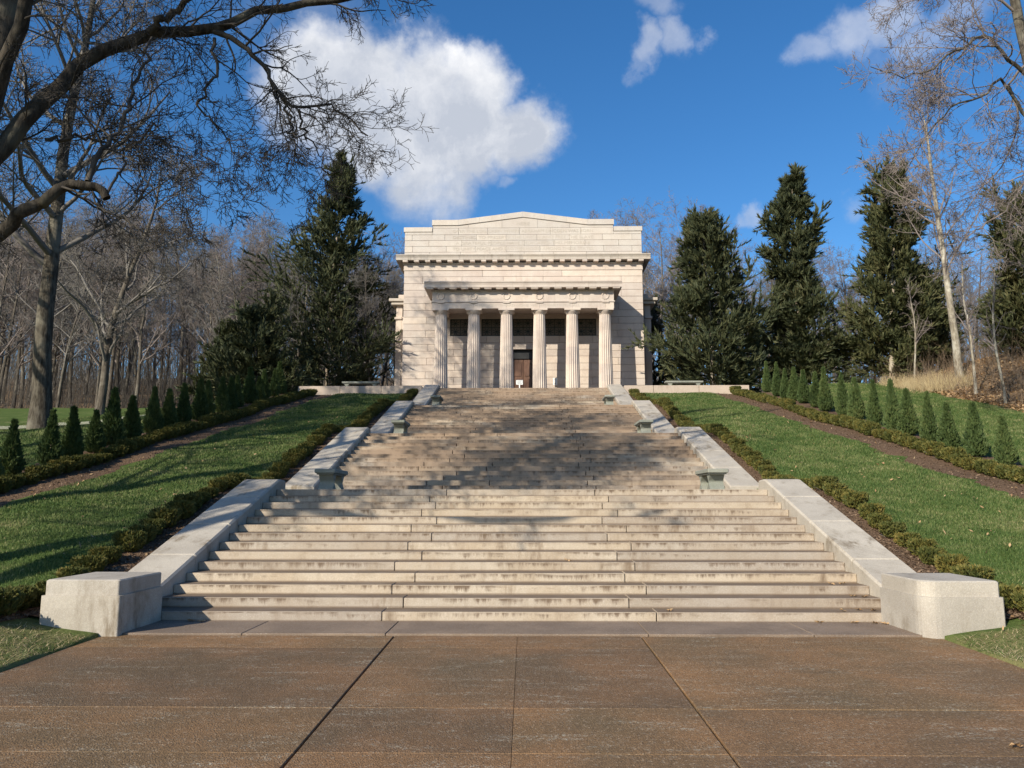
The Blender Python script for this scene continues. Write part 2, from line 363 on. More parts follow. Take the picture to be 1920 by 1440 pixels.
def gz(x, y):
    x = np.asarray(x, float); y = np.asarray(y, float); ax = np.abs(x)
    near = np.interp(y, NEARY, NEARZ); far = np.interp(y, FARY, FARZ)
    z = near+(far-near)*sst(6.0, 8.0, ax)
    z = np.where(x < 0, z+(np.interp(y, LEFY, LEFZ)-z)*sst(13, 17.5, ax), z+(np.interp(y, RIGY, RIGZ)-z)*sst(11.5, 15.5, ax))
    z = z+sst(19.2, 27, x)*sst(22, 34, y)*1.7*(1-sst(60, 90, y))
    z = z+.04*np.sin(x*.9+1.3)*np.sin(y*.7)+.025*np.sin(x*2.1+y*1.3)
    # front verges beside the plaza
    fr = plaza_z(y)+.02+np.clip((ax-4.95)*.17, 0, .4)+.012*np.sin(x*5+y*4)
    z = np.where(y < 9.7, fr, np.where(y < 10.85, fr+(z-fr)*sst(9.7, 10.85, y), z))
    hw = half_w(y); inside = 1-sst(hw+.25, hw+.6, ax)
    inside = np.where(y > 40.2, 0, inside); z = z-inside*np.where(y < 10.85, 0, .9)
    z = np.where((y < 10.9) & (ax < 4.97), plaza_z(y)-.10, z)
    t = (1-sst(11.4, 12.2, ax))*sst(40.1, 40.5, y)*(1-sst(62, 66, y)); z = z*(1-t)+7.1*t
    return z
def g1(x, y): return float(gz(x, y))
def grid(xs, ys, zf, name, mat, uvw=None):
    X, Y = np.meshgrid(xs, ys); Z = zf(X, Y)
    V = np.stack([X.ravel(), Y.ravel(), Z.ravel()], 1); nx = len(xs); ny = len(ys)
    i = np.arange((nx-1)*(ny-1)); a = (i//(nx-1))*nx+i % (nx-1)
    return npmesh(name, V, [np.stack([a, a+1, a+nx+1, a+nx], 1)], mat, True)
xs = np.concatenate([[-2500, -1200, -600, -300, -160, -100, -75, -60], np.arange(-50, -22, 1.5), np.arange(-22, -4.97, .22), [-4.97, -4.95, -4.5, -2, 0, 2, 4.5, 4.95, 4.97], np.arange(5.1, 24, .22), np.arange(24, 52, 1.5), [60, 75, 100, 160, 300, 600, 1200, 2500]])
ys = np.concatenate([[-60, -30, -15, -8, -4, -1], np.arange(0, 46, .22), np.arange(46, 70, 1.), [75, 85, 100, 130, 170, 250, 400, 700, 1300, 2500]])
tag(link('ground', grid(xs, ys, gz, 'ground', 'ground')), kind='structure')

# mulch beds, draped over the slope with ragged edges
def drape(name, xa, xb, y0, y1, n=12, step=.18, lift=.03, mat='mulch', rag=.13):
    ysn = np.arange(y0, y1, step); V = []
    ed0 = np.interp(ysn, np.arange(y0-1, y1+1, .35), NR.normal(0, rag, len(np.arange(y0-1, y1+1, .35)))); ed1 = np.interp(ysn, np.arange(y0-1, y1+1, .4), NR.normal(0, rag, len(np.arange(y0-1, y1+1, .4))))
    for i, y in enumerate(ysn):
        a = (xa(y) if callable(xa) else xa)+ed0[i]; b = (xb(y) if callable(xb) else xb)+ed1[i]
        for k in range(n+1):
            x = a+(b-a)*k/n; e = 1-(2*k/n-1)**6
            V.append((x, y, g1(x, y)-.02+(lift+.02)*e+NR.normal(0, .006)))
    m = len(ysn); Fq = np.array([(j*(n+1)+k, j*(n+1)+k+1, (j+1)*(n+1)+k+1, (j+1)*(n+1)+k) for j in range(m-1) for k in range(n)])
    if (b < a): Fq = Fq[:, ::-1]
    return tag(link(name, npmesh(name, V, [Fq], mat, True)), kind='structure')
def hedge_in(y): return float(half_w(y))+CH+.46
def hedge_out(y): return 11.25-(y-17)*.033
for s in (-1, 1):
    if s > 0:
        drape('mulch_bed', lambda y: float(half_w(y))+CH-.1, lambda y: hedge_in(y)+.24, 9.9, 39.9)
        drape('mulch_bed', lambda y: hedge_out(y)-1.15, lambda y: 12.75, 13, 40)
        drape('mulch_bed', 5.9, 7.3, 9.0, 10.3, rag=.05)
    else:
        drape('mulch_bed', lambda y: -hedge_in(y)-.24, lambda y: -float(half_w(y))-CH+.1, 9.9, 39.9)
        drape('mulch_bed', -12.7, lambda y: -hedge_out(y)+1.1, 13, 40)
        drape('mulch_bed', -7.3, -5.9, 9.0, 10.3, rag=.05)
# gravel path across the left lawn
pth = [(-27, 21.5), (-21, 25.5), (-18.2, 28.2), (-15.3, 32.5), (-13.4, 36.2), (-12.9, 42), (-12.6, 48)]
V = []; P = np.array(pth); tt = np.linspace(0, len(P)-1, 60)
cx = np.interp(tt, range(len(P)), P[:, 0]); cy = np.interp(tt, range(len(P)), P[:, 1]); dx = np.gradient(cx); dy = np.gradient(cy); ln = np.hypot(dx, dy)
for i in range(60):
    for k in range(7):
        o = (k/6-.5)*1.5; x = cx[i]-dy[i]/ln[i]*o; y = cy[i]+dx[i]/ln[i]*o; V.append((x, y, g1(x, y)+.05))
Fq = np.array([(j*7+k, j*7+k+1, (j+1)*7+k+1, (j+1)*7+k) for j in range(59) for k in range(6)])[:, ::-1]
tag(link('gravel_path', npmesh('gravel_path', V, [Fq], 'gravel', True)), kind='structure')

# ------------------------------------------------------------------ plaza of exposed aggregate slabs
def depth_on_plaza(py):
    lo, hi = .5, 12
    for _ in range(50):
        m = (lo+hi)/2
        if at(980, py, m).z > .024*(m-10.2): lo = m
        else: hi = m
    return lo
yj = [9.80, depth_on_plaza(1215), depth_on_plaza(1328), depth_on_plaza(1413), 3.0, 0.5, -2.5, -6]
tag(link('plaza_base', (lambda b: (b.prism([(-6, -.72), (10.9, -.10), (10.9, -.5), (-6, -.9)], -4.96, 4.96, 'x'), b.mesh('plaza_base', 'mortar'))[1])(MB())), kind='structure')
pz = bpy.data.objects.new('plaza', None); COL.objects.link(pz); tag(pz, kind='structure')
xj = [-4.955, -1.47, -.01, 1.455, 4.955]
for j in range(len(yj)-1):
    for i in range(4):
        ga = .009 if i in (1, 3) else (.0012 if i == 2 else 0); gb = .009 if i in (0, 2) else (.0012 if i == 1 else 0)
        if i == 0: ga = 0
        x0, x1 = xj[i]+ga, xj[i+1]-gb; yb, ya = yj[j]-.003, yj[j+1]+.003
        b = MB(); c = .006; dz = R.uniform(-.003, .003); dz = 0 if i in (1, 2) else dz; za, zb = plaza_z(ya)+dz, plaza_z(yb)+dz
        cl, cr2 = (.0015 if i == 2 else c), (.0015 if i == 1 else c); v = [(x0, ya, za-c), (x1, ya, za-c), (x1, yb, zb-c), (x0, yb, zb-c), (x0+cl, ya+c, za), (x1-cr2, ya+c, za), (x1-cr2, yb-c, zb), (x0+cl, yb-c, zb), (x0, ya, za-.15), (x1, ya, za-.15), (x1, yb, zb-.15), (x0, yb, zb-.15)]
        b.add(v, [(4, 5, 6, 7), (0, 1, 5, 4), (1, 2, 6, 5), (2, 3, 7, 6), (3, 0, 4, 7), (8, 9, 1, 0), (9, 10, 2, 1), (10, 11, 3, 2), (11, 8, 0, 3)])
        link('paving_slab', b.mesh('paving_slab', 'aggregate'), pz)
xb = [-4.9, -3.3, -1.58, 1.55, 3.5, 4.9]
for i in range(5):
    b = MB(); b.box(xb[i]+.004, xb[i+1]-.004, 9.808, 10.845, -.2, .012, .006); link('border_slab', b.mesh('border_slab', 'border_stone'), pz)

# ------------------------------------------------------------------ staircase
st = thing('granite_staircase', 'wide weathered granite staircase of four flights climbing from the brown plaza to the columned building', 'staircase', (0, 10.85, 0))
def lnk(name, b, mat, parent, smooth=False):
    "mesh in world coordinates under a parent standing at parent.location"
    me = b.mesh(name, mat, smooth); o = link(name, me, parent); o.location = -parent.location; return o
core = MB()
for fi in range(4):
    for s in range(14):
        i = fi*14+s; y = D[fi]+s*TR
        z = (i+1)*RS; W = WF[fi]
        a, b_ = (1.86, 1.80) if i % 2 == 0 else (1.56, 1.52)
        a += R.uniform(-.08, .08); b_ += R.uniform(-.08, .08)
        if fi >= 1 and R.random() < .35: cuts = [-W, -a-1.2*R.uniform(.6, 1), -a*.5, b_, W]
        else: cuts = [-W, -a, b_, W]
        for q in range(len(cuts)-1):
            g = .006 if fi == 0 else .009
            bb = MB(); x0, x1 = cuts[q]+g, cuts[q+1]-g; dy = R.uniform(-.006, .006); dz = R.uniform(-.003, .003)
            yb = y+TR+.10 if s < 13 else y+.62
            bb.box(x0, x1, y+dy, yb, z-RS-.03, z+dz, .007)
            # uneven, hand-dressed front edge
            lnk('step_stone', bb, 'step_stone', st)
    # landing
    if fi < 3:
        z = (fi+1)*14*RS; y0 = D[fi]+13*TR+.64; y1 = D[fi+1]+.02
        for q in range(3):
            bb = MB(); xx = [-5.9, -1.9, 1.9, 5.9]; bb.box(xx[q]+.006, xx[q+1]-.006, y0, y1, z-.16, z, .008); lnk('landing_slab', bb, 'step_stone', st)
    core.prism([(D[fi]+.1, (fi*14)*RS-.4), (D[fi]+.1, (fi*14)*RS+.02), (D[fi]+13*TR+.1, (fi+1)*14*RS-.14), ((D[fi+1] if fi < 3 else 40.6), (fi+1)*14*RS-.17), ((D[fi+1] if fi < 3 else 40.6), (fi*14)*RS-.4)], -WF[fi]+.02, WF[fi]-.02, 'x')
lnk('stair_core', core, 'mortar', st)

# ------------------------------------------------------------------ cheek walls
def cheek_top(fi, y):
    z0 = fi*14*RS; y0 = D[fi]; ye = y0+13*TR; sl = RS/TR
    if fi == 0: zl = z0+RS+.15+(y-y0)*sl
    else: zl = z0+RS+.12+(y-y0)*sl
    zt = z0+14*RS+.17
    if y > ye-.15:
        t = min(1, (y-(ye-.15))/.9); zt2 = zt+.06*math.sin(math.pi*min(1, t*.8))-.03*t
        zl = min(zl, zt2)
    if fi > 0:
        u = (y-(y0-.45)); zl = max(zl, z0+.03+.04*u) if u < .8 else zl
    return zl
flname = ['lowest', 'second', 'third', 'uppermost']
for s, side in ((-1, 'left'), (1, 'right')):
    for fi in range(4):
        W = WF[fi]; ys0 = D[fi]-(.05 if fi == 0 else .45); ye = D[fi]+13*TR+.62
        root = thing('cheek_wall', f'pale granite cheek wall sloping along the {side} edge of the {flname[fi]} flight of steps', 'wall', (s*(W+CH/2), ys0, fi*14*RS))
        nseg = 4; cut = [ys0+(ye-ys0)*k/nseg for k in range(nseg+1)]
        cut = [cut[0]]+[c+R.uniform(-.12, .12) for c in cut[1:-1]]+[cut[-1]]
        xi, xo = s*W, s*(W+CH)
        for k in range(nseg):
            a, e = cut[k]+(.008 if k else 0), cut[k+1]-(.008 if k < nseg-1 else 0)
            m = 10; yy = [a+(e-a)*q/m for q in range(m+1)]
            zz = [cheek_top(fi, y) for y in yy]
            zz[0] -= .014
            zz[-1] -= .05 if k == nseg-1 else .014; yy[1] = yy[0]+.02; yy[-2] = yy[-1]-.02; zz[1] = cheek_top(fi, yy[1]); zz[-2] = cheek_top(fi, yy[-2])
            c = .03; b = MB(); vs = []
            for y, z in zip(yy, zz):
                base = min(z-.5, max(fi*14*RS-.35, z-1.1))
                for (x, zq) in ((xi, base), (xi, z-c), (xi+s*c, z), (xo-s*c, z), (xo, z-c), (xo, base)): vs.append((x, y, zq))
            fs = []
            for q in range(m):
                for p in range(6):
                    f = (q*6+p, q*6+(p+1) % 6, (q+1)*6+(p+1) % 6, (q+1)*6+p); fs.append(f[::-1] if s > 0 else f)
            f0 = tuple(range(6)); f1 = tuple(m*6+p for p in range(6)); fs.append(f0 if s > 0 else f0[::-1]); fs.append(f1[::-1] if s > 0 else f1)
            b.add(vs, fs); lnk('coping_stone', b, 'coping_stone', root)
    # plinth at the foot
    root = thing('end_pedestal', f'squat pale granite block ending the {side} cheek wall beside the plaza', 'pedestal', (s*5.3, 10.2, -.05))
    xa, xc, ya, yb = 4.74, 5.70, 9.70, 10.83
    def poly(o, ch):
        p = [(xa+o, yb)]+[(xa+o+ch*(1-math.cos(q*math.pi/12)), ya+o+ch*(1-math.sin(q*math.pi/12))) for q in range(7)]+[ (xc-o-.02, ya+o), (xc-o, ya+o+.02), (xc-o, yb)]
        return [(s*x, y) for x, y in p]
    ch = .20 if s > 0 else .03
    b = MB(); b.prism(poly(0, ch), -.35, .455, 'z'); lnk('pedestal_body', b, 'coping_stone', root)
    b = MB(); pl = poly(.03, ch); pt = poly(.05, ch); n_ = len(pl)
    vs = [(x, y, .455) for x, y in pl]+[(x, y, .625) for x, y in pl]+[(x, y, .64) for x, y in pt]
    fs = [(i, (i+1) % n_, (i+1) % n_+n_, i+n_) for i in range(n_)]+[(i+n_, (i+1) % n_+n_, (i+1) % n_+2*n_, i+2*n_) for i in range(n_)]+[tuple(range(2*n_, 3*n_))]
    if s > 0: pass
    ar = sum(pl[i][0]*pl[(i+1) % n_][1]-pl[(i+1) % n_][0]*pl[i][1] for i in range(n_))
    if ar < 0: fs = [f[::-1] for f in fs]
    b.add(vs, fs); lnk('pedestal_cap', b, 'coping_stone', root)

# ------------------------------------------------------------------ stone benches
def bench(label, loc, L_, along='y', group=None, W=.42, H=.42):
    t = thing('stone_bench', label, 'bench', loc, group, 0 if along == 'y' else math.pi/2)
    b = MB(); b.box(-W/2, W/2, -L_/2, L_/2, H-.085, H, .012); b.box(-W/2+.03, W/2-.03, -L_/2+.04, L_/2-.04, H-.115, H-.0851, .01)
    link('seat', b.mesh('seat', 'bench_stone'), t)
    for s in (-1, 1):
        yc = s*(L_/2-.25); pr = []
        N_ = 12
        for k in range(N_+1):
            u = k/N_; wv_ = .07+.065*math.cos(u*2*math.pi)+.02*(1-u)
            pr.append((wv_, u*(H-.116)))
        poly_ = [(yc+a, z) for a, z in pr]+[(yc-a*.8, z) for a, z in pr[::-1]]
        b = MB(); b.prism(poly_, -W/2+.06, W/2-.06, 'x'); link('support', b.mesh('support', 'bench_stone'), t)
    return t
lt = ['first', 'second', 'third']
for fi in range(3):
    z = (fi+1)*14*RS; yc = D[fi]+13*TR+.14+.62
    xx = [4.03, 3.80, 3.55][fi]
    for s, side in ((-1, 'left'), (1, 'right')):
        bench(f'grey-green stone bench on the {side} end of the {lt[fi]} landing up the stairs', (s*xx, yc, z+.002), 1.25)

# ------------------------------------------------------------------ low terrace walls and terrace benches
for s, side in ((-1, 'left'), (1, 'right')):
    root = thing('terrace_wall', f'low pinkish stone terrace wall reaching {side} from the top of the stairs', 'wall', (s*5.2, 40.2, 6.5))
    cuts = [5.12, 6.6, 8.9, 11.42] if s > 0 else [5.12, 7.2, 9.3, 11.45]
    for q in range(3):
        b = MB(); a, e = cuts[q]+.008, cuts[q+1]-.008; x0, x1 = (a, e) if s > 0 else (-e, -a)
        b.box(x0, x1, 40.0+R.uniform(-.01, .01), 40.38, 6.3, 7.42, .012); lnk('wall_stone', b, 'low_wall', root)
    b = MB(); b.box(min(s*11.05, s*11.42), max(s*11.05, s*11.42), 40.39, 46.5, 6.3, 7.40, .012); lnk('wall_stone', b, 'low_wall', root)
tb = MB(); tb.box(-11.0, 11.0, 40.4, 47.5, 6.9, 7.27); tb.box(-11.0, -7.4, 47.5, 60, 6.9, 7.27); tb.box(7.4, 11.0, 47.5, 60, 6.9, 7.27)
tag(link('terrace_floor', tb.mesh('terrace_floor', 'floor_stone')), kind='structure')
bench('long low stone bench on the terrace left of the columned building', (-8.45, 41.1, 7.27), 1.95, 'x', H=.52)
bench('long low stone bench on the terrace right of the columned building', (8.35, 41.1, 7.27), 1.95, 'x', H=.52)

# ------------------------------------------------------------------ memorial building
bl = thing('memorial_building', 'pale pink granite temple-like memorial with six fluted columns at the top of the stairs', 'building', (0, 47.6, 7.27))
YW = 47.6
def part(name, b, mat='wall_stone', parent=bl, smooth=False):
    me = b.mesh(name, mat, smooth); o = link(name, me, parent)
    o.location = -bl.location if parent is bl else (0, 0, 0); return o
# backing body set behind the blocks, doorway and grilles open
b = MB()
b.box(-7.30, -.78, YW+.10, YW+1.2, 7.27, 16.6); b.box(.78, 7.30, YW+.10, YW+1.2, 7.27, 16.6); b.box(-.78, .78, YW+.101, YW+1.2, 10.8, 16.6)
b.box(-7.30, -6.3, YW+1.2, 58, 7.27, 16.6); b.box(6.3, 7.30, YW+1.2, 58, 7.27, 16.6); b.box(-6.3, 6.3, 57.2, 58, 7.27, 16.6)
b.box(-6.3, 6.3, YW+1.2, 57.2, 16.2, 16.6)
part('wall_backing', b, 'mortar')
b = MB(); b.box(-7.31, 7.31, YW+.08, YW+2.6, 16.6, 18.15); part('attic_backing', b, 'mortar')
b = MB(); b.box(-7.3, 7.3, YW+2.61, 58, 16.61, 16.9); part('roof', b, 'cornice_stone')
def block(x0, x1, z0, z1, y=YW, mat='wall_stone', dep=.14, top=None, name='block'):
    g = .007; b = MB(); dy = R.uniform(-.006, .006)
    if top is None: b.box(x0+g, x1-g, y+dy, y+dep, z0+g, z1-g, .008)
    else:
        xs_ = sorted({x0+g, x1-g, *[k for k in (-4.02, 0., 4.02) if x0+g < k < x1-g]})
        b.prism([(x0+g, z0+g), (x1-g, z0+g)]+[(x, top(x)-.004) for x in reversed(xs_)], y+dy, y+dep, 'y')
    part(name, b, mat)
def course(x0, x1, z0, z1, w_, off, holes=(), **kw):
    cuts = [x0]; x = math.floor((x0-off)/w_)*w_+off
    while x < x1-.35:
        if x > x0+.35: cuts.append(x+R.uniform(-.12, .12))
        x += w_
    cuts.append(x1)
    hs_ = [h for h in holes if h[2] < (z0+z1)/2 < h[3]]
    for a, e in zip(cuts, cuts[1:]):
        segs = [(a, e)]
        for h in hs_:
            ns = []
            for (p, q) in segs:
                if h[1] <= p or h[0] >= q: ns.append((p, q)); continue
                if p < h[0]-.04: ns.append((p, h[0]))
                if q > h[1]+.04: ns.append((h[1], q))
            segs = ns
        for (p, q) in segs:
            block(p, q, z0, z1, **kw)
# zones: sides, behind the portico, above
rows = [7.27+.424*k for k in range(21)]
for k in range(19):
    z0, z1 = rows[k], rows[k+1]; off = (0 if k % 2 else 1.22)
    if z1 < 14.2:
        course(-7.34, -5.32, z0, z1, 2.44, off+.25); course(5.32, 7.34, z0, z1, 2.44, off-.25)
    else:
        course(-7.34, 7.34, z0, z1, 2.44, off)
block(-7.34, -2.5, rows[19], 15.72); block(-2.5, 2.4, rows[19], 15.72); block(2.4, 7.34, rows[19], 15.72)
holes = [(-.77, .77, 7, 10.76)]
cxs = [-4.79+1.916*i for i in range(6)]; mids = [(cxs[i]+cxs[i+1])/2 for i in range(5)]
for m_ in mids: holes.append((m_-.62, m_+.62, 11.6, 12.66))
prow = [7.27, 7.76, 8.19, 8.62, 9.05, 9.48, 9.91, 10.34, 10.76, 11.18, 11.6, 12.13, 12.66, 13.1]
for k in range(13): course(-5.318, 5.318, prow[k], prow[k+1], 2.1, (0 if k % 2 else 1.05), holes)
for q in range(4): block(-5.3+q*2.65, -5.3+(q+1)*2.65, 13.1, rows[17])
# return walls (side faces)
for s in (-1, 1):
    for k in range(19):
        off = 0 if k % 2 else 1.1; yy = YW+.145
        cut = [yy]+[YW+q*2.3+off for q in range(0, 5) if YW+q*2.3+off > yy+.3]+[57.9]
        for a, e in zip(cut, cut[1:]):
            b = MB(); x0, x1 = (7.30, 7.34) if s > 0 else (-7.34, -7.30); b.box(x0, x1, a+.01, e-.01, rows[k]+.009, rows[k+1]-.009, .006)
            if YW+1.5 < a and e < 56.5 and rows[k] < 14: continue
            part('block', b)
# bronze grilles
for m_ in mids:
    b = MB(); y0, y1 = YW+.05, YW+.11; x0, x1, z0, z1 = m_-.61, m_+.61, 11.61, 12.65
    for (a, c_, d, e) in ((x0, x1, z0, z0+.05), (x0, x1, z1-.05, z1), (x0, x0+.05, z0+.05, z1-.05), (x1-.05, x1, z0+.05, z1-.05), (m_-.02, m_+.02, z0+.05, z1-.05), (x0+.05, m_-.02, 12.11, 12.15), (m_+.02, x1-.05, 12.11, 12.15)):
        b.box(a, c_, y0, y1, d, e)
    for cx_ in (m_-.30, m_+.30):
        for cz in (11.88, 12.39):
            for a in range(4):
                an = a*math.pi/4+math.pi/8; dx_, dz_ = math.cos(an)*.25, math.sin(an)*.22; px_, pz_ = -math.sin(an)*.018, math.cos(an)*.018
                b.prism([(cx_-dx_-px_, cz-dz_-pz_), (cx_+dx_-px_, cz+dz_-pz_), (cx_+dx_+px_, cz+dz_+pz_), (cx_-dx_+px_, cz-dz_+pz_)], y0+.01, y1-.01+a*.002, 'y')
    f = part('grille', b, 'bronze_grille')
    b = MB(); b.box(x0, x1, YW+.112, YW+.14, z0, z1); part('pane', b, 'dark_interior', f)
# door
b = MB(); b.box(-.77, -.62, YW+.25, YW+.40, 7.27, 10.76); b.box(.62, .77, YW+.25, YW+.40, 7.27, 10.76); b.box(-.62, .62, YW+.25, YW+.40, 10.22, 10.76)
df = part('door_frame', b, 'door_frame')
b = MB(); b.box(-.62, .62, YW+.62, YW+.70, 7.27, 10.22); part('doorway_back', b, 'dark_interior')
for s in (-1, 1):
    b = MB(); x0, x1 = (.012, .61) if s > 0 else (-.61, -.012)
    b.box(x0, x1, YW+.33, YW+.38, 7.3, 10.2, .01); dl = part('door_leaf', b, 'door_wood')
    for z0, z1 in ((7.5, 8.2), (8.35, 9.0), (9.15, 10.0)):
        b = MB(); b.box(x0+.1, x1-.1, YW+.30, YW+.335, z0, z1, .02); part('door_panel', b, 'door_wood', dl)
b = MB(); b.box(-.77, .77, YW-.2, YW+.24, 7.2, 7.34, .01); part('threshold', b)
# portico floor step, columns
b = MB(); b.box(-5.45, 5.45, 44.95, YW-.21, 7.2, 7.42, .01); part('portico_floor', b, 'floor_stone')
YC = 45.62
def drum_mesh(z0, z1, r0, r1):
    b = MB(); n_ = 100; b.lathe([(r0*.985, z0), (r0, z0+.008), (r1, z1-.008), (r1*.985, z1)], 0, 0, n_, fl=.125, nf=20); return b.mesh('drum', 'wall_stone')
zs = [7.42, 8.45, 9.45, 10.45, 11.45, 12.42]; rr = [.425, .412, .396, .378, .355, .330]
drums = [drum_mesh(zs[i]-7.42, zs[i+1]-7.42, rr[i], rr[i+1]) for i in range(5)]
b = MB(); b.lathe([(.315, 5.0), (.335, 5.01), (.335, 5.03), (.345, 5.04), (.40, 5.10), (.445, 5.16), (.455, 5.19)], 0, 0, 40); ech = b.mesh('capital', 'wall_stone', True)
b = MB(); b.box(-.47, .47, -.47, .47, 5.19, 5.30, .008); aba = b.mesh('abacus', 'wall_stone')
for x in cxs:
    c_ = bpy.data.objects.new('column', None); COL.objects.link(c_); c_.parent = bl; c_.location = Vector((x, YC, 7.42))-bl.location
    for dm in drums: link('drum', dm, c_)
    link('capital', ech, c_); link('abacus', aba, c_)
# entablature
YE = 45.20; XE = 5.29
edges = [-XE]+[x for x in cxs[1:-1]]+[XE]; edges = [-XE, cxs[0], *cxs[1:-1], cxs[-1], XE]
for a, e in zip(edges, edges[1:]):
    b = MB(); b.box(a+.003, e-.003, YE, YE+.8, 12.722, 13.085, .005); part('architrave_stone', b)
for a, e in zip([-XE, -3.2, -1.1, 1.2, 3.3], [-3.2, -1.1, 1.2, 3.3, XE]):
    b = MB(); b.box(a+.003, e-.003, YE+.012, YE+.8, 13.165, 13.75, .005); part('frieze_stone', b)
for s in (-1, 1):
    x0, x1 = (XE-.8, XE) if s > 0 else (-XE, -XE+.8)
    b = MB(); b.box(x0, x1, YE+.803, YW-.002, 12.722, 13.085, .005); part('architrave_stone', b)
    b = MB(); b.box(x0, x1, YE+.803, YW-.002, 13.165, 13.75, .005); part('frieze_stone', b)
b = MB(); b.box(-XE-.05, XE+.05, YE-.05, YW-.002, 13.087, 13.163, .01); part('fillet', b)
b = MB(); b.box(-XE+.81, XE-.81, YE+.81, YW-.003, 12.95, 13.08); part('portico_ceiling', b)
for x in cxs:
    b = MB(); n_, m_ = 20, 6
    vs = []; fs = []
    for i in range(n_):
        a = 2*math.pi*i/n_
        rr_ = .045*(1+.25*math.cos(a*10))
        for j in range(m_):
            c2 = 2*math.pi*j/m_; q = .185+rr_*math.cos(c2); vs.append((x+q*math.cos(a), YE+.005-rr_*.7*math.sin(c2), 13.46+q*math.sin(a)))
    for i in range(n_):
        for j in range(m_): fs.append((i*m_+j, i*m_+(j+1) % m_, ((i+1) % n_)*m_+(j+1) % m_, ((i+1) % n_)*m_+j))
    b.add(vs, fs); part('wreath', b, smooth=True)
    b = MB(); b.box(x-.20, x+.20, YE-.06, YE-.001, 13.035, 13.086, .006); part('regula', b)
b = MB(); b.box(-XE-.05, XE+.05, YE-.05, YW-.002, 13.752, 13.82, .006); part('bed_moulding', b, 'cornice_stone')
for i in range(17):
    x = -5.4+10.8*i/16; b = MB(); b.box(x-.21, x+.21, YE-.40, YE-.052, 13.80, 13.872, .006); part('mutule', b)
ce = [-5.72, -3.8, -1.9, 0, 1.9, 3.8, 5.72]
def cornice_prof(yo, yi, z0, z1):
    h = z1-z0
    return [(yi, z0), (yo+.03, z0), (yo+.03, z0+h*.5), (yo+.012, z0+h*.52), (yo+.012, z0+h*.66), (yo-.01, z0+h*.70), (yo-.04, z0+h*.86), (yo-.04, z1), (yi, z1)]
for a, e in zip(ce, ce[1:]):
    b = MB(); b.prism(cornice_prof(YE-.46, YW-.003, 13.874, 14.235), a+.003, e-.003, 'x'); part('cornice_stone', b)
# main cornice
b = MB(); b.box(-7.37, 7.37, YW-.04, YW+.08, 15.722, 15.79, .006); part('band', b)
b = MB(); b.box(-7.36, 7.36, YW-.02, YW+.09, 15.792, 16.10, .006); part('bed_course', b)
b = MB(); b.box(-7.42, 7.42, YW-.09, YW+.09, 16.102, 16.20, .01); part('bed_moulding', b, 'cornice_stone')
mu = MB(); mu.box(-.15, .15, -.40, -.092, 16.175, 16.288, .006); mum = mu.mesh('mutule', 'wall_stone')
for i in range(22):
    o = link('mutule', mum, bl); o.location = Vector((-7.23+14.46*i/21, YW, 0))-bl.location
ce = [-7.80]+[-7.8+15.6*k/8 for k in range(1, 8)]+[7.80]
for a, e in zip(ce, ce[1:]):
    b = MB(); b.prism(cornice_prof(YW-.44, YW+.1, 16.29, 16.62), a+.004, e-.004, 'x'); part('cornice_stone', b, 'cornice_stone')
for s in (-1, 1):
    for q in range(5):
        b = MB(); x0, x1 = (7.305, 7.80) if s > 0 else (-7.80, -7.305); b.box(x0, x1, YW+.105+q*2.05, YW+.10+(q+1)*2.05, 16.29, 16.62, .01); part('cornice_stone', b, 'cornice_stone')
# attic
def roofl(x): return 18.62+max(0, (4.02-abs(x)))/4.02*.51
az = [16.63, 16.9, 17.28, 17.65, 18.02]
for k in range(4): course(-7.34, 7.34, az[k], az[k+1], 1.95, .98 if k % 2 else 0, mat='attic_stone', y=YW)
for s in (-1, 1):
    x0, x1 = sorted((s*5.6, s*7.34)); block(x0, x1, 18.02, 18.2, mat='attic_stone')
    x0, x1 = sorted((s*5.625, s*7.40)); b = MB(); b.box(x0, x1, YW-.05, YW+1.3, 18.202, 18.5, .012); part('coping', b, 'attic_stone')
xc_ = [-5.6, -4.0, -2.2, -.2, 1.7, 3.6, 5.6]
for a, e in zip(xc_, xc_[1:]): block(a, e, 18.02, 18.45, mat='attic_stone')
xc_ = [-5.6, -3.4, -1.3, .9, 2.9, 5.6]
for a, e in zip(xc_, xc_[1:]): block(a, e, 18.45, 18.6, mat='attic_stone', top=roofl)
b = MB(); b.box(-5.59, 5.59, YW+.15, YW+1.2, 18.151, 18.6); part('attic_backing', b, 'mortar')
b = MB(); b.prism([(-4.0, 18.601), (4.0, 18.601), (0, 19.1)], YW+.15, YW+1.2, 'y'); part('attic_backing', b, 'mortar')
xc_ = [-5.65, -4.02, -2.7, -1.35, 0, 1.35, 2.7, 4.02, 5.65]
for a, e in zip(xc_, xc_[1:]):
    b = MB(); a2, e2 = a+.003, e-.003
    b.prism([(a2, roofl(a2)+.004), (e2, roofl(e2)+.004), (e2, roofl(e2)+.345), (a2, roofl(a2)+.345)], YW-.06, YW+1.3, 'y'); part('coping', b, 'attic_stone')
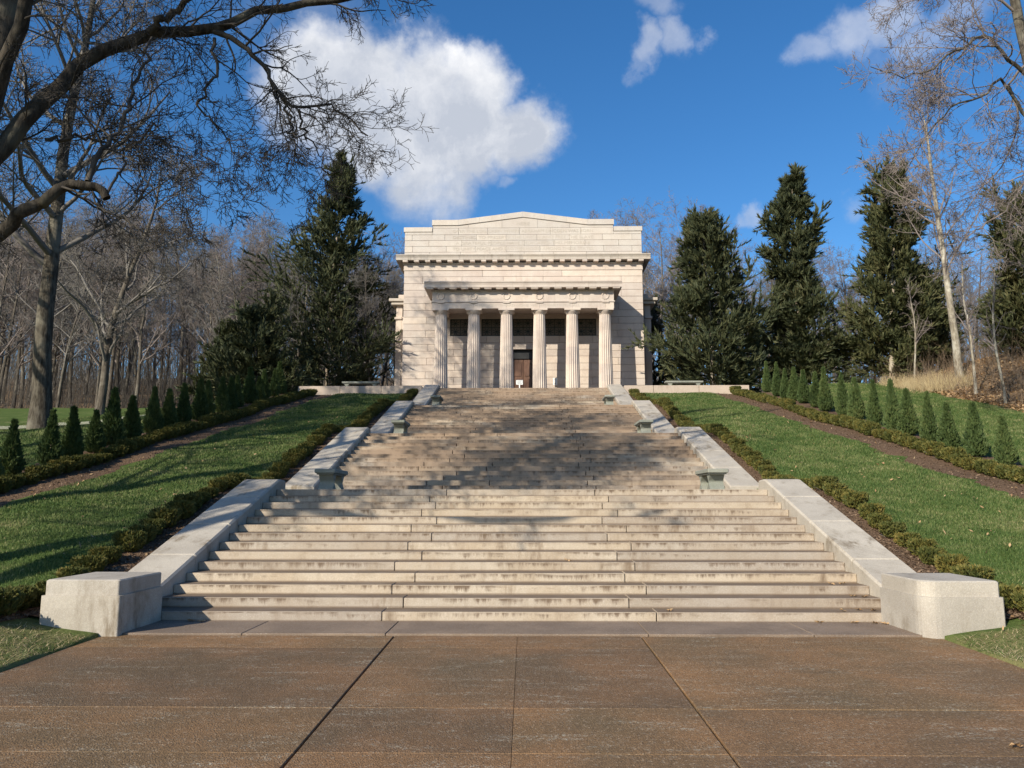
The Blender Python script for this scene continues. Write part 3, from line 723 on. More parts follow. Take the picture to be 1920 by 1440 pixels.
# side bays
for s in (-1, 1):
    def sx(a, e): return (a, e) if s > 0 else (-e, -a)
    b = MB(); b.box(*sx(7.345, 7.62), 49.0, 56.2, 7.27, 13.9, .01); part('side_bay', b)
    b = MB(); b.box(*sx(7.625, 8.02), 49.0, 49.55, 7.75, 12.95, .02); part('pilaster', b)
    b = MB(); b.box(*sx(7.625, 8.08), 48.94, 49.6, 7.27, 7.745, .02); part('pilaster_base', b)
    b = MB(); b.box(*sx(7.625, 8.10), 48.9, 49.65, 12.955, 13.12, .03); part('pilaster_capital', b)
    b = MB(); b.box(*sx(7.345, 8.00), 49.0, 56.2, 13.125, 13.85, .01); part('side_entablature', b)
    b = MB(); b.box(*sx(7.345, 8.28), 48.72, 56.4, 13.855, 14.05, .03); b.box(*sx(7.345, 8.42), 48.6, 56.5, 14.051, 14.25, .03); part('side_cornice', b, 'cornice_stone')
    b = MB(); b.box(*sx(7.345, 7.9), 49.1, 56.0, 14.255, 14.60, .02); part('side_parapet', b)
# inscriptions
def words(txt, size, x, y, z, width=None, mat='engraved', parent=bl, name='inscription', ext=.002):
    cu = bpy.data.curves.new('t', 'FONT'); cu.body = txt; cu.size = size; cu.align_x = 'CENTER'; cu.align_y = 'CENTER'; cu.extrude = ext; cu.resolution_u = 2
    tmp = bpy.data.objects.new('t', cu); COL.objects.link(tmp); bpy.context.view_layer.update()
    me = bpy.data.meshes.new_from_object(tmp.evaluated_get(bpy.context.evaluated_depsgraph_get())); bpy.data.objects.remove(tmp)
    sc = 1.
    if width:
        xsn = [v.co.x for v in me.vertices]; sc = width/(max(xsn)-min(xsn))
    for v in me.vertices: v.co = (v.co.x*sc, -v.co.z, v.co.y)
    me.materials.clear(); me.materials.append(MT[mat])
    o = link(name, me, parent); o['kind'] = 'stuff'; o.location = Vector((x, y, z))-(bl.location if parent is bl else Vector()); return o
for t_, z_, w_ in (('HERE', 18.70, .8), ('OVER THE LOG CABIN WHERE ABRAHAM LINCOLN WAS BORN', 18.235, 8.7), ('DESTINED TO PRESERVE THE UNION AND FREE THE SLAVE', 17.835, 8.7),
                   ('A GRATEFUL PEOPLE HAVE DEDICATED THIS MEMORIAL', 17.465, 8.3), ('TO UNITY PEACE AND BROTHERHOOD AMONG THESE STATES', 17.09, 8.7)):
    words(t_, .27, 0, YW-.009, z_, w_)
words('WITH MALICE TOWARD NONE WITH CHARITY FOR ALL', .22, 0, YE-.004, 12.9, 6.6)
# signs
t = thing('notice_sign', 'small white notice board on a short post before the dark doorway', 'sign', (-.2, 44.0, 7.27))
z_s = at(978, 717, 44.0).z-7.27
b = MB(); b.box(-.19, .19, -.012, .012, z_s-.13, z_s+.13, .004); pn = link('sign_panel', b.mesh('sign_panel', 'sign_white'), t)
b = MB()
for k in range(4): b.box(-.14+.02*(k % 2), .13-.03*(k % 3), -.015, -.0125, z_s+.075-.05*k, z_s+.088-.05*k)
link('lettering', b.mesh('lettering', 'sign_ink'), pn)
b = MB(); b.box(-.03, .03, -.01, .02, .02, z_s-.131, .003); link('post', b.mesh('post', 'sign_white'), t)
b = MB(); b.box(-.16, .16, -.16, .16, 0, .02, .004); link('base', b.mesh('base', 'sign_metal'), t)
p_ = at(1041, 715.5, 47.45)
t = thing('wall_notice', 'white upright notice sheet standing before the wall right of the doorway', 'sign', (p_.x, 47.45, 7.42))
h0, h1 = at(1041, 722, 47.45).z-7.42, at(1041, 708.5, 47.45).z-7.42
b = MB(); b.box(-.13, .13, -.01, .01, h0, h1, .003); pn = link('sign_panel', b.mesh('sign_panel', 'sign_white'), t)
b = MB(); b.box(-.06, .07, -.013, -.0105, h0+.06, h0+.075); b.box(-.03, .03, -.013, -.0105, h0+.09, h0+.13); b.box(-.06, .05, -.013, -.0105, h1-.08, h1-.07); b.box(-.05, .06, -.013, -.0105, h1-.12, h1-.11)
link('lettering', b.mesh('lettering', 'sign_ink'), pn)
b = MB(); b.box(-.015, .015, -.009, .011, .02, h0-.001, .002); b.box(-.15, .15, -.12, .12, 0, .019, .003); link('stand', b.mesh('stand', 'sign_metal'), t)

# ------------------------------------------------------------------ vegetation generators
def unit(v): return v/np.maximum(np.linalg.norm(v, axis=-1, keepdims=True), 1e-9)
def grow(P0, D0, Ln, k, wander, trop, rng):
    n_ = len(P0); pts = np.zeros((n_, k+1, 3)); pts[:, 0] = P0; d = unit(D0.copy())
    for i in range(k):
        d = unit(d+rng.normal(0, wander, (n_, 3))+np.array([0, 0, 1])*trop); pts[:, i+1] = pts[:, i]+d*(Ln/k)[:, None]
    return pts
def tubes(pts, rad, n_):
    nb, k1, _ = pts.shape
    T = np.zeros_like(pts); T[:, 1:-1] = pts[:, 2:]-pts[:, :-2]; T[:, 0] = pts[:, 1]-pts[:, 0]; T[:, -1] = pts[:, -1]-pts[:, -2]; T = unit(T)
    ref = np.where(np.abs(T[:, :1, 2:3]) > .9, np.array([1., 0, 0]), np.array([0, 0, 1.])); ref = np.broadcast_to(ref, T.shape)
    U = unit(np.cross(T, ref)); Vv = np.cross(T, U)
    a = 2*np.pi*np.arange(n_)/n_
    vs = pts[:, :, None, :]+rad[:, :, None, None]*(np.cos(a)[None, None, :, None]*U[:, :, None, :]+np.sin(a)[None, None, :, None]*Vv[:, :, None, :])
    base = (np.arange(nb)*k1*n_)[:, None, None]; seg = (np.arange(k1-1)*n_)[None, :, None]; j = np.arange(n_)[None, None, :]; j2 = (j+1) % n_
    q = np.stack([base+seg+j, base+seg+j2, base+seg+n_+j2, base+seg+n_+j], -1).reshape(-1, 4)
    return vs.reshape(-1, 3), q[:, ::-1]
def children(pts, rad, per, t0, t1, ang, rng, angs=.18, tpow=1.):
    nb, k1, _ = pts.shape; n_ = nb*per; pi = np.repeat(np.arange(nb), per)
    t = t0+(t1-t0)*rng.random(n_)**tpow; s = t*(k1-1); i = np.minimum(s.astype(int), k1-2); f = (s-i)[:, None]
    P0 = pts[pi, i]*(1-f)+pts[pi, i+1]*f; T = unit(pts[pi, i+1]-pts[pi, i]); r = rad[pi, i]*(1-f[:, 0])+rad[pi, i+1]*f[:, 0]
    rnd = unit(rng.normal(0, 1, (n_, 3))); perp = unit(rnd-T*np.sum(rnd*T, 1, keepdims=True))
    a = rng.normal(ang, angs, n_)[:, None]
    return P0, unit(T*np.cos(a)+perp*np.sin(a)), r, t
class Acc:
    def __init__(s): s.V = []; s.F = {}; s.n = 0
    def add(s, V, Fq):
        s.V.append(V); s.F.setdefault(Fq.shape[1], []).append(Fq+s.n); s.n += len(V)
    def mesh(s, name, mat, smooth=True): return npmesh(name, np.concatenate(s.V), [np.concatenate(f) for f in s.F.values()], mat, smooth)
def twiggery(pts, rad, acc, rng, per=(7, 7, 5), lens=(2.6, 1.1, .5), rmin=.006, ks=(6, 4, 2), ns=(5, 3, 3), wander=.16, trop=.02, ang=.85, t0=.25, lw=None):
    for lv in range(len(per)):
        P0, D0, r, t = children(pts, rad, per[lv], t0 if lv == 0 else .15, 1., ang, rng)
        Ln = lens[lv]*(.55+.8*rng.random(len(P0)))*(1-.35*t)
        pts = grow(P0, D0, Ln, ks[lv], wander, trop, rng)
        r0 = np.minimum(r*.7, Ln*.016+.002); r0 = np.maximum(r0, rmin*1.3); k1 = ks[lv]+1
        rad = r0[:, None]*np.linspace(1, .35, k1)[None]; rad = np.maximum(rad, rmin)
        acc.add(*tubes(pts, rad, ns[lv]))
def bare_tree(seed, H, r0, n1=16, spread=.30, per=(7, 7, 5), lens=None, rmin=.012, crown0=.3, lean=(0, 0), ang1=.75, trop=.06, wander1=.10):
    rng = np.random.default_rng(seed); tr = Acc(); cr_ = Acc()
    k = 14; pts = grow(np.array([[0., 0, -.3]]), np.array([[lean[0], lean[1], 1.]]), np.array([H]), k, .045, .03, rng)
    u = np.linspace(0, 1, k+1); rad = (r0*(1-u)**.8*.93+.02)[None]; rad[0, 0] *= 1.35; rad[0, 1] *= 1.03
    tr.add(*tubes(pts, rad, 10))
    P0, D0, r, t = children(pts, rad, n1, crown0, .98, ang1, rng, .15, .85)
    Ln = H*spread*(.6+.6*rng.random(n1))*(1.15-.75*(t-crown0)/(1-crown0))
    p1 = grow(P0, D0, Ln, 8, wander1, trop, rng); ra = np.minimum(r*.6, Ln*.02+.015)[:, None]*np.linspace(1, .25, 9)[None]
    cr_.add(*tubes(p1, ra, 6))
    ls = lens or (H*.12, H*.055, H*.028)
    twiggery(p1, ra, cr_, rng, per, ls, rmin, trop=trop*.6)
    return tr, cr_
def place_tree(name, meshes, label, loc, cat='tree', group=None, sc=(1, 1, 1), rz=0, parts=('trunk', 'crown')):
    t = thing(name, label, cat, loc, group, rz); t.scale = sc
    for p, me in zip(parts, meshes): link(p, me, t)
    return t

def sprigs(P, Dn, Ln, Wd, rng, cross=True):
    "leafy sprays: two crossed lozenges each"
    n_ = len(P); rnd = unit(rng.normal(0, 1, (n_, 3))); A = unit(np.cross(Dn, rnd)); B = np.cross(Dn, A)
    L_ = Ln[:, None]; W_ = Wd[:, None]
    out_ = []
    if not cross:
        V = np.stack([P-A*W_, P+A*W_, P+Dn*L_], 1).reshape(-1, 3); i = np.arange(n_)*3; return V, np.stack([i, i+1, i+2], 1)
    for S in (A, B):
        out_.append(np.stack([P, P+Dn*L_*.45+S*W_, P+Dn*L_, P+Dn*L_*.5-S*W_], 1))
    V = np.concatenate(out_, 0).reshape(-1, 3); i = np.arange(len(V)//4)*4
    return V, np.stack([i, i+1, i+2, i+3], 1)
def cedar(seed, H, prof, nb=150, sub=12, sp=13, slen=.28, trunk_r=.16, bare=.06, up=.28, mat='cedar_leaf', lean=0., tipl=1.):
    rng = np.random.default_rng(seed); tr = Acc(); cr_ = Acc()
    k = 12; pts = grow(np.array([[0., 0, -.3]]), np.array([[lean, 0, 1.]]), np.array([H*1.0]), k, .02, .02, rng)
    u = np.linspace(0, 1, k+1); rad = (trunk_r*(1-u)+.015)[None]; tr.add(*tubes(pts, rad, 8))
    t = bare+(1-bare)*np.linspace(0, .99, nb)**1.22+rng.normal(0, .01, nb); t = np.clip(t, bare, .99); s = t*k; i = np.minimum(s.astype(int), k-1); f = (s-i)[:, None]
    P0 = pts[0, i]*(1-f)+pts[0, i+1]*f
    az_ = rng.random(nb)*2*np.pi; el = rng.normal(up-.14, .20, nb)+t*.55
    D0 = np.stack([np.cos(az_)*np.cos(el), np.sin(az_)*np.cos(el), np.sin(el)], 1)
    clump = 1+.30*np.sin(az_*2+t*9+seed)+.22*np.sin(az_*3-t*17+seed*2)
    Ln = np.interp(t, *prof)*clump*(.7+.45*rng.random(nb))/np.maximum(np.cos(el), .5)
    p1 = grow(P0, D0, Ln, 5, .08, .07, rng); ra = (np.minimum(.05, Ln*.02)+.006)[:, None]*np.linspace(1, .3, 6)[None]
    cr_.add(*tubes(p1, ra*.8, 4))
    P2, D2, r2, t2 = children(p1, ra, sub, .22, 1., .75, rng, .25, .75)
    L2 = (np.repeat(Ln, sub)*.36+.2)*(.6+.7*rng.random(len(P2)))*(1.1-.45*t2); p2 = grow(P2, D2, L2, 2, .14, .08, rng)
    ra2 = np.full((len(P2), 3), .008); cr_.add(*tubes(p2, ra2, 3))
    allp = np.concatenate([p2]); P3, D3, _, _ = children(allp, ra2, int(sp*2.1), .05, 1., .5, rng, .25)
    Vs, Fs = sprigs(P3, unit(D3+np.array([0, 0, .35])), slen*(.6+.8*rng.random(len(P3))), slen*.155*(.7+.6*rng.random(len(P3))), rng, False); cr_.add(Vs, Fs)
    # upswept tips
    P4, D4, _, _ = children(p1, ra, 24, .5, 1., .35, rng, .25)
    Vs, Fs = sprigs(P4, unit(D4+np.array([0, 0, .5])), slen*1.5*(.6+.8*rng.random(len(P4)))*tipl, slen*.11*np.ones(len(P4)), rng, False); cr_.add(Vs, Fs)
    return tr.mesh('trunk', 'cedar_bark'), cr_.mesh('crown', mat, False)

# ---- cedars
prof_wide = ([0, .05, .15, .35, .6, .8, 1], [2.4, 3.0, 3.15, 2.75, 1.75, .95, .25])
prof_mid = ([0, .05, .2, .45, .65, .85, 1], [2.1, 2.9, 3.1, 2.4, 1.75, 1.25, .35])
prof_nar = ([0, .08, .25, .5, .7, .85, 1], [1.6, 2.0, 2.0, 1.55, 1.35, 1.05, .3])
def ct(name, px, base_py, top_py, Y, label, seed, prof, sc=1., z0=None, **kw):
    b0 = at(px, base_py, Y); z0 = g1(b0.x, Y) if z0 is None else z0
    H = at(px, top_py, Y).z-z0
    pr = (prof[0], [v*sc for v in prof[1]])
    return place_tree(name, cedar(seed, H, pr, **kw), label, (b0.x, Y, z0))
ct('cedar_tree', 612, 722, 312, 50.5, 'broad dark conical cedar just left of the building, behind the left terrace wall', 3, prof_wide, 1.30, nb=230, sub=12, sp=13, bare=.05, mat='cedar_leaf_blue')
ct('cedar_tree', 1338, 730, 408, 45, 'bushy rounded cedar behind the right terrace wall, nearest the building', 5, prof_mid, 1.02, nb=200, sub=12, sp=13, mat='cedar_leaf_blue')
ct('cedar_tree', 1508, 740, 336, 46.5, 'tall narrow dark cedar between the bushy one and the leaning one', 8, prof_nar, 1.02, nb=220, sub=12, sp=13, mat='cedar_leaf_blue')
ct('cedar_tree', 1672, 722, 315, 45, 'ragged tall cedar with a brownish top beside the pale slender trunk', 13, prof_nar, 1.12, nb=210, sub=12, sp=12, up=.35)
ct('cedar_tree', 1950, 700, 370, 40, 'dark cedar cut off by the right edge of the picture', 21, prof_nar, 1.15, nb=170, sub=12, sp=12)
ct('cedar_tree', 1745, 715, 500, 47, 'lower olive cedar tucked behind the ragged tall one', 23, prof_mid, .6, nb=150, sub=8, sp=13)
ct('pine_tree', 478, 745, 580, 43, 'soft dark green pine left of the broad cedar', 31, prof_mid, .72, nb=170, sub=8, sp=14, mat='cedar_leaf_blue', bare=.02)
ct('pine_tree', 418, 750, 610, 47, 'smaller dark pine furthest left among the evergreens, at the wood edge', 37, prof_mid, .56, nb=130, sub=8, sp=13, mat='cedar_leaf_blue', bare=.02)
ct('cedar_tree', 1222, 720, 575, 55, 'small cedar half hidden behind the right corner of the building', 41, prof_nar, .8, nb=110, sub=8, sp=12)

# ---- arborvitae rows
def small_ever(seed, H, Rm, n_=2600, mat='arbor_leaf'):
    rng = np.random.default_rng(seed); tr = Acc(); cr_ = Acc()
    pts = grow(np.array([[0., 0, -.1]]), np.array([[0., 0, 1.]]), np.array([H*.92]), 5, .02, 0, rng); tr.add(*tubes(pts, np.array([[.025, .022, .018, .013, .008, .004]]), 6))
    t = rng.random(n_)**1.25; az_ = rng.random(n_)*2*np.pi; lob = 1+.13*np.sin(az_*3+t*8+seed)+.10*np.sin(az_*5-t*15)
    r_ = Rm*np.interp(t, [0, .06, .2, .5, .8, 1], [.62, .9, 1, .60, .22, .02])*lob*(rng.random(n_)**.42)
    P = np.stack([r_*np.cos(az_), r_*np.sin(az_), .05+t*H*.93], 1)
    Dn = unit(np.stack([np.cos(az_)*.55, np.sin(az_)*.55, np.full(n_, .9)], 1)+rng.normal(0, .28, (n_, 3)))
    Vs, Fs = sprigs(P, Dn, .115*(.6+.8*rng.random(n_)), .028*np.ones(n_), rng); cr_.add(Vs, Fs)
    return tr.mesh('trunk', 'cedar_bark'), cr_.mesh('foliage', mat, False)
arb = [small_ever(100+i, 1.66+.05*i, .31+.012*i) for i in range(5)]
ORD = 'first second third fourth fifth sixth seventh eighth ninth tenth eleventh twelfth thirteenth fourteenth fifteenth sixteenth'.split()
arp = [1885, 1830, 1787, 1746, 1711, 1671, 1638, 1610, 1584, 1557, 1534, 1513, 1495, 1478, 1462, 1443]
for i, px in enumerate(arp):
    q = (px-960)/F; yy = 12.15/(q+.0001)*.99
    a_ = math.atan(q)-0.0; yy = (12.15-OX)/math.tan(a_-YAW)
    yy = min(yy, 39.6)
    lab = 'young green arborvitae in the mulch row up the right slope'
    if i == 0: lab = 'largest arborvitae, first in the right row, nearest the plaza'
    elif i == 15: lab = 'last and most distant arborvitae of the right row, beside the terrace wall'
    else: lab = f'{ORD[i]} young arborvitae from the near end of the right mulch row'
    x = 12.15+R.uniform(-.12, .12); k = i % 5; s_ = R.uniform(.70, .86)*(1.10 if i == 0 else 1)*(1+.012*i)
    place_tree('arborvitae', arb[k], lab, (x, yy, g1(x, yy)), 'shrub', 'young arborvitae row on the right slope' if i else None, (s_*R.uniform(.8, 1.05), s_*R.uniform(.8, 1.05), s_*R.uniform(.95, 1.15)), R.random()*6, ('trunk', 'foliage'))
LORD = ORD+'seventeenth eighteenth nineteenth twentieth twenty-first twenty-second'.split()
for i in range(22):
    yy = 15.6+i*1.13
    x = -12.1+R.uniform(-.15, .15); k = (i*2) % 5; s_ = R.uniform(.68, .90)*(1+.006*i)
    lab = f'young arborvitae in the left row, {LORD[i]} from the near end'
    place_tree('arborvitae', arb[k], lab, (x, yy, g1(x, yy)), 'shrub', 'young arborvitae row on the left slope', (s_, s_, s_*R.uniform(.9, 1.12)), R.random()*6, ('trunk', 'foliage'))

# ---- boxwood hedges
def boxwood(seed, n_=1300):
    rng = np.random.default_rng(seed); cr_ = Acc(); tr = Acc()
    az_ = rng.random(n_)*2*np.pi; t = rng.random(n_)
    r_ = .27*np.interp(t, [0, .3, .7, .92, 1], [.55, .9, 1.05, .95, .75])*(1+.1*np.sin(az_*3+seed))*rng.random(n_)**.38
    P = np.stack([r_*np.cos(az_), r_*np.sin(az_), .03+t*.34], 1); Dn = unit(np.stack([np.cos(az_)*.5, np.sin(az_)*.5, np.full(n_, .8)], 1)+rng.normal(0, .35, (n_, 3)))
    Vs, Fs = sprigs(P, Dn, .07*(.6+.8*rng.random(n_)), .018*np.ones(n_), rng); cr_.add(Vs, Fs)
    P0 = np.zeros((16, 3)); D0 = rng.normal(0, .45, (16, 3))+np.array([0, 0, .9]); p = grow(P0, unit(D0), np.full(16, .33), 3, .1, .05, rng); tr.add(*tubes(p, np.full((16, 4), .006), 3))
    return tr.mesh('stems', 'twig_wood'), cr_.mesh('foliage', 'box_leaf', False)
bxs = [boxwood(200+i) for i in range(6)]
bi = 0
for s, side in ((-1, 'left'), (1, 'right')):
    y = 9.15
    while y < 39.6:
        x = s*(hedge_in(max(y, 10.9))+R.uniform(-.05, .05)); s_ = R.uniform(.64, .88)
        place_tree('boxwood_shrub', bxs[bi % 6], f'low clipped boxwood in the row against the {side} cheek walls', (x, y, g1(x, y)), 'shrub', f'boxwood row beside the {side} cheek walls', (s_, s_, s_*R.uniform(.85, 1.1)), R.random()*6, ('stems', 'foliage')); bi += 1
        y += R.uniform(.40, .47)*(1 if R.random() > .04 else 1.5)
    y = 13.2
    while y < 39.4:
        x = s*(hedge_out(y)+R.uniform(-.05, .05)); s_ = R.uniform(.78, 1.0)
        place_tree('boxwood_shrub', bxs[bi % 6], f'low olive boxwood in the outer row between the {side} lawn and the arborvitae', (x, y, g1(x, y)), 'shrub', f'outer boxwood row on the {side} slope', (s_, s_, s_*R.uniform(.85, 1.1)), R.random()*6, ('stems', 'foliage')); bi += 1
        y += R.uniform(.40, .46)

# ---- bare trees
variants = []
for i in range(6):
    tr, cr_ = bare_tree(300+i, 15, .115+.02*(i % 3), n1=[18, 22, 16, 20, 18, 24][i], spread=[.26, .30, .34, .24, .30, .22][i], per=(5, 5, 4), rmin=.008, crown0=[.25, .3, .35, .3, .22, .4][i], ang1=[.7, .85, .95, .6, .8, .55][i])
    variants.append((tr.mesh('trunk', 'bark_wood'), cr_.mesh('crown', ('twig_red' if i in (1, 4) else 'twig_wood'))))
def toppy(px):
    return float(np.interp(px, [-300, 0, 250, 330, 380, 460, 540, 700, 760, 1140, 1230, 1300, 1420, 1600, 1900, 2300], [395, 400, 395, 430, 460, 410, 455, 475, 500, 450, 385, 480, 470, 480, 440, 420]))
woods = []
WR = random.Random(5); tries = 0
while len(woods) < 250 and tries < 20000:
    tries += 1
    y = WR.uniform(47, 75) if len(woods) < 120 else WR.uniform(70, 135); px = WR.uniform(-150, 2080); p = at(px, 760, y); x = p.x
    if abs(x) < 9.5 and y < 62: continue
    if 760 < px < 1130 and WR.random() < .8: continue
    if px > 760 and WR.random() < .5: continue
    if any((x-a)**2+(y-b_)**2 < 4.5 for a, b_, _ in woods): continue
    woods.append((x, y, px))
for i, (x, y, px) in enumerate(woods):
    z0 = g1(x, y); zt = at(px, toppy(px)+WR.uniform(-25, 75)+min(60, (y-50)*.8), y).z; h = max(5, zt-z0)
    sidel = 'left' if px < 960 else 'right'; s_ = h/14.6
    zone = [z_ for lim_, z_ in ((60, 'left of the stout grey trunk'), (200, 'between stout trunk and crooked tree'), (380, 'between the crooked tree and the dark pines'), (520, 'above and behind the dark pines'), (740, 'behind the broad dark cedar'),
            (1130, 'behind the building roof'), (1260, 'just right of the building'), (1440, 'behind the bushy rounded cedar'), (1600, 'behind the tall narrow cedar'), (1790, 'behind the ragged cedar'), (9999, 'behind the leaf covered right bank')) if px < lim_][0]
    rank = 'front rank' if y < 60 else ('middle of the wood' if y < 85 else 'far back')
    sidel = zone+', '+rank
    place_tree('bare_tree', variants[WR.randrange(6)], f'leafless woodland tree {zone}, {rank}', (x, y, z0-.1), 'tree', f'bare woodland trees {sidel}', (min(1.35, max(s_, .75)), min(1.35, max(s_, .75)), s_), WR.random()*6)
# tree with pale trunk left of the pines, and broad grey trunk standing on the left lawn
b0 = at(75, 800, 27.7); z0 = g1(b0.x, 27.7)
tr, cr_ = bare_tree(401, 21.5, .34, n1=24, spread=.27, per=(8, 7, 5), lens=(2.6, 1.2, .6), rmin=.008, crown0=.24, ang1=1.0, lean=(.015, 0), trop=.05)
place_tree('bare_tree', (tr.mesh('trunk', 'bark_grey'), cr_.mesh('crown', 'twig_wood')), 'tall leafless tree with a stout grey trunk standing on the left lawn', (b0.x, 27.7, z0))
b0 = at(185, 765, 36); z0 = g1(b0.x, 36)
tr, cr_ = bare_tree(405, 13, .19, n1=22, spread=.36, per=(7, 7, 4), rmin=.009, crown0=.12, ang1=.9, lean=(.04, 0), wander1=.16)
place_tree('bare_tree', (tr.mesh('trunk', 'bark_wood'), cr_.mesh('crown', 'twig_wood')), 'crooked leafless tree with a mottled trunk at the edge of the left lawn', (b0.x, 36, z0))
# slender pale tree on the right bank
Yp = 40; b0 = at(1798, 705, Yp); z0 = g1(b0.x, Yp)
rng = np.random.default_rng(77); P = np.array([[list(at(px, py, Yp)) for px, py in ((1800, 715), (1792, 640), (1780, 560), (1768, 470), (1756, 390), (1745, 310), (1738, 250), (1730, 210))]])
P[0, 0, 2] = z0-.3; rad = np.array([[.21, .18, .16, .13, .10, .075, .05, .02]]); P -= np.array([b0.x, Yp, z0])
tr = Acc(); tr.add(*tubes(P, rad, 10)); cr_ = Acc()
P0, D0, r, t = children(P, rad, 24, .28, 1., .62, rng, .15); Ln = (5.2*(1.15-t*.8))*(.6+.6*rng.random(24)); p1 = grow(P0, D0, Ln, 8, .07, .05, rng); ra = np.minimum(r*.5, .05)[:, None]*np.linspace(1, .25, 9)[None]
cr_.add(*tubes(p1, ra, 5)); twiggery(p1, ra, cr_, rng, (5, 4, 2), (1.4, .7, .35), .006)
place_tree('bare_tree', (tr.mesh('trunk', 'bark_pale'), cr_.mesh('crown', 'twig_red')), 'slender leafless tree with a pale leaning trunk on the right bank', (b0.x, Yp, z0))

def limb_tree(label, base, limbs, Y, trunk_mat, twig_mat, seed, per, lens, rmin=.006, extra=None, trop=0., ang=.8):
    "limbs: list of ([(px,py,Y)...], r0, r1); the first is the trunk and starts at base"
    rng = np.random.default_rng(seed); tr = Acc(); cr_ = Acc(); b0 = Vector(base)
    for li, (pp, ra, rb, tw) in enumerate(limbs):
        W_ = [np.array(at(*q)) if len(q) == 3 else np.array(q[:3]) for q in pp]
        if li == 0: W_ = [np.array(base)-[0, 0, .3]]+W_
        W_ = np.array(W_); seg = np.concatenate([[0], np.cumsum(np.linalg.norm(np.diff(W_, axis=0), axis=1))]); k = 20
        s = np.linspace(0, seg[-1], k+1); Pn = np.stack([np.interp(s, seg, W_[:, j]) for j in range(3)], 1)
        Pn[1:-1] = (Pn[:-2]+Pn[1:-1]*2+Pn[2:])/4; Pn[2:-1] += rng.normal(0, .035, (k-2, 3)) if li else 0
        Pn = (Pn-np.array(base))[None]; rad = (ra+(rb-ra)*np.linspace(0, 1, k+1)**.8)[None]
        if li == 0: rad[0, 0] *= 1.4
        (tr if ra > .06 else cr_).add(*tubes(Pn, rad, 12 if ra > .1 else 8))
        if tw:
            P0, D0, r, t = children(Pn, rad, int(tw), .12, 1., ang, rng, .3)
            Ln = lens[0]*(.5+.9*rng.random(int(tw)))*(1.1-.4*t); p1 = grow(P0, D0, Ln, 8, .17, trop, rng); r1 = np.minimum(r*.5, Ln*.013+.006)[:, None]*np.linspace(1, .3, 9)[None]
            cr_.add(*tubes(p1, r1, 5)); twiggery(p1, r1, cr_, rng, per, lens[1:], rmin, wander=.19, trop=trop, ang=.8)
    if extra: extra(tr, cr_, rng)
    return place_tree('bare_tree', (tr.mesh('trunk', trunk_mat), cr_.mesh('crown', twig_mat)), label, base)
# big oak whose limbs reach in from the upper left
Yo = 11.5; bx, by = -9.9, 11.0
lim = [([(-150, 650, 11.1), (-20, 160, 11.3), (12, 60, 11.4), (50, -120, 11.6), (110, -500, 12), (180, -900, 12.5)], .34, .10, 6),
       ([(-75, 420, 11.2), (0, 285, 11.4), (75, 190, 11.8), (140, 118, 12), (230, 80, 12.2), (290, 55, 12.4), (400, 55, 12.6), (450, 40, 12.8), (480, 20, 13), (540, 2, 13.2), (640, 0, 13.4), (760, -40, 13.6)], .165, .045, 28),
       ([(400, 58, 12.6), (450, 78, 12.6), (485, 112, 12.6), (515, 150, 12.7), (527, 180, 12.8), (560, 205, 12.9), (610, 195, 13), (650, 215, 13.1), (690, 255, 13.2)], .055, .012, 20),
       ([(527, 180, 12.8), (548, 235, 12.8), (552, 285, 12.7), (590, 310, 12.7)], .028, .008, 9),
       ([(560, 205, 12.9), (572, 250, 13), (600, 290, 13), (606, 320, 13)], .024, .008, 9),
       ([(402, 72, 12.5), (405, 130, 12.4), (380, 180, 12.3), (360, 190, 12.2), (410, 230, 12.2), (440, 290, 12.2)], .032, .009, 12),
       ([(280, 60, 12.3), (330, 20, 12.2), (350, 0, 12.1), (420, -80, 12)], .07, .03, 6),
       ([(-90, 500, 11), (0, 435, 11), (60, 395, 11), (120, 345, 11.1), (165, 345, 11.2), (200, 372, 11.3)], .13, .062, 5),
       ([(165, 340, 11.2), (185, 280, 11.3), (225, 235, 11.5), (245, 165, 11.7), (270, 120, 11.8), (285, 70, 12)], .045, .018, 14),
       ([(200, 365, 11.3), (235, 290, 11.5), (280, 245, 11.7), (330, 195, 11.9)], .022, .009, 8),
       ([(110, 350, 11.1), (170, 365, 11.0), (210, 400, 11.0), (270, 430, 11.0)], .02, .008, 6),
       ([(280, 245, 11.7), (330, 280, 11.8), (360, 330, 11.9), (385, 380, 12)], .018, .007, 10),
       ([(85, 262, 11.6), (150, 258, 11.9), (220, 272, 12.1), (270, 250, 12.3)], .035, .012, 9),
       ([(-9.8, 10.6, 4.6, 0), (-9.3, 9.2, 5.6, 0), (-8.4, 7.8, 6.2, 0), (-7.2, 7.0, 6.6, 0), (-6.2, 6.5, 6.8, 0), (-5.2, 6.1, 7.3, 0), (-4.7, 5.6, 8.0, 0)], .14, .04, 9),
       ([(-150, 450, 11.2), (-60, 300, 10.5), (20, 60, 10), (200, -300, 10), (450, -600, 10.5)], .13, .04, 12),
       ([(12, 60, 11.4), (180, -250, 12.5), (500, -450, 14), (900, -560, 15.5)], .13, .03, 14)]
limb_tree('huge dark oak whose heavy bare limbs reach in from the upper left', (bx, by, g1(bx, by)), lim, Yo, 'bark_dark', 'twig_dark', 55, (5, 4, 3), (1.2, .55, .30, .15), .0040, trop=-.02)
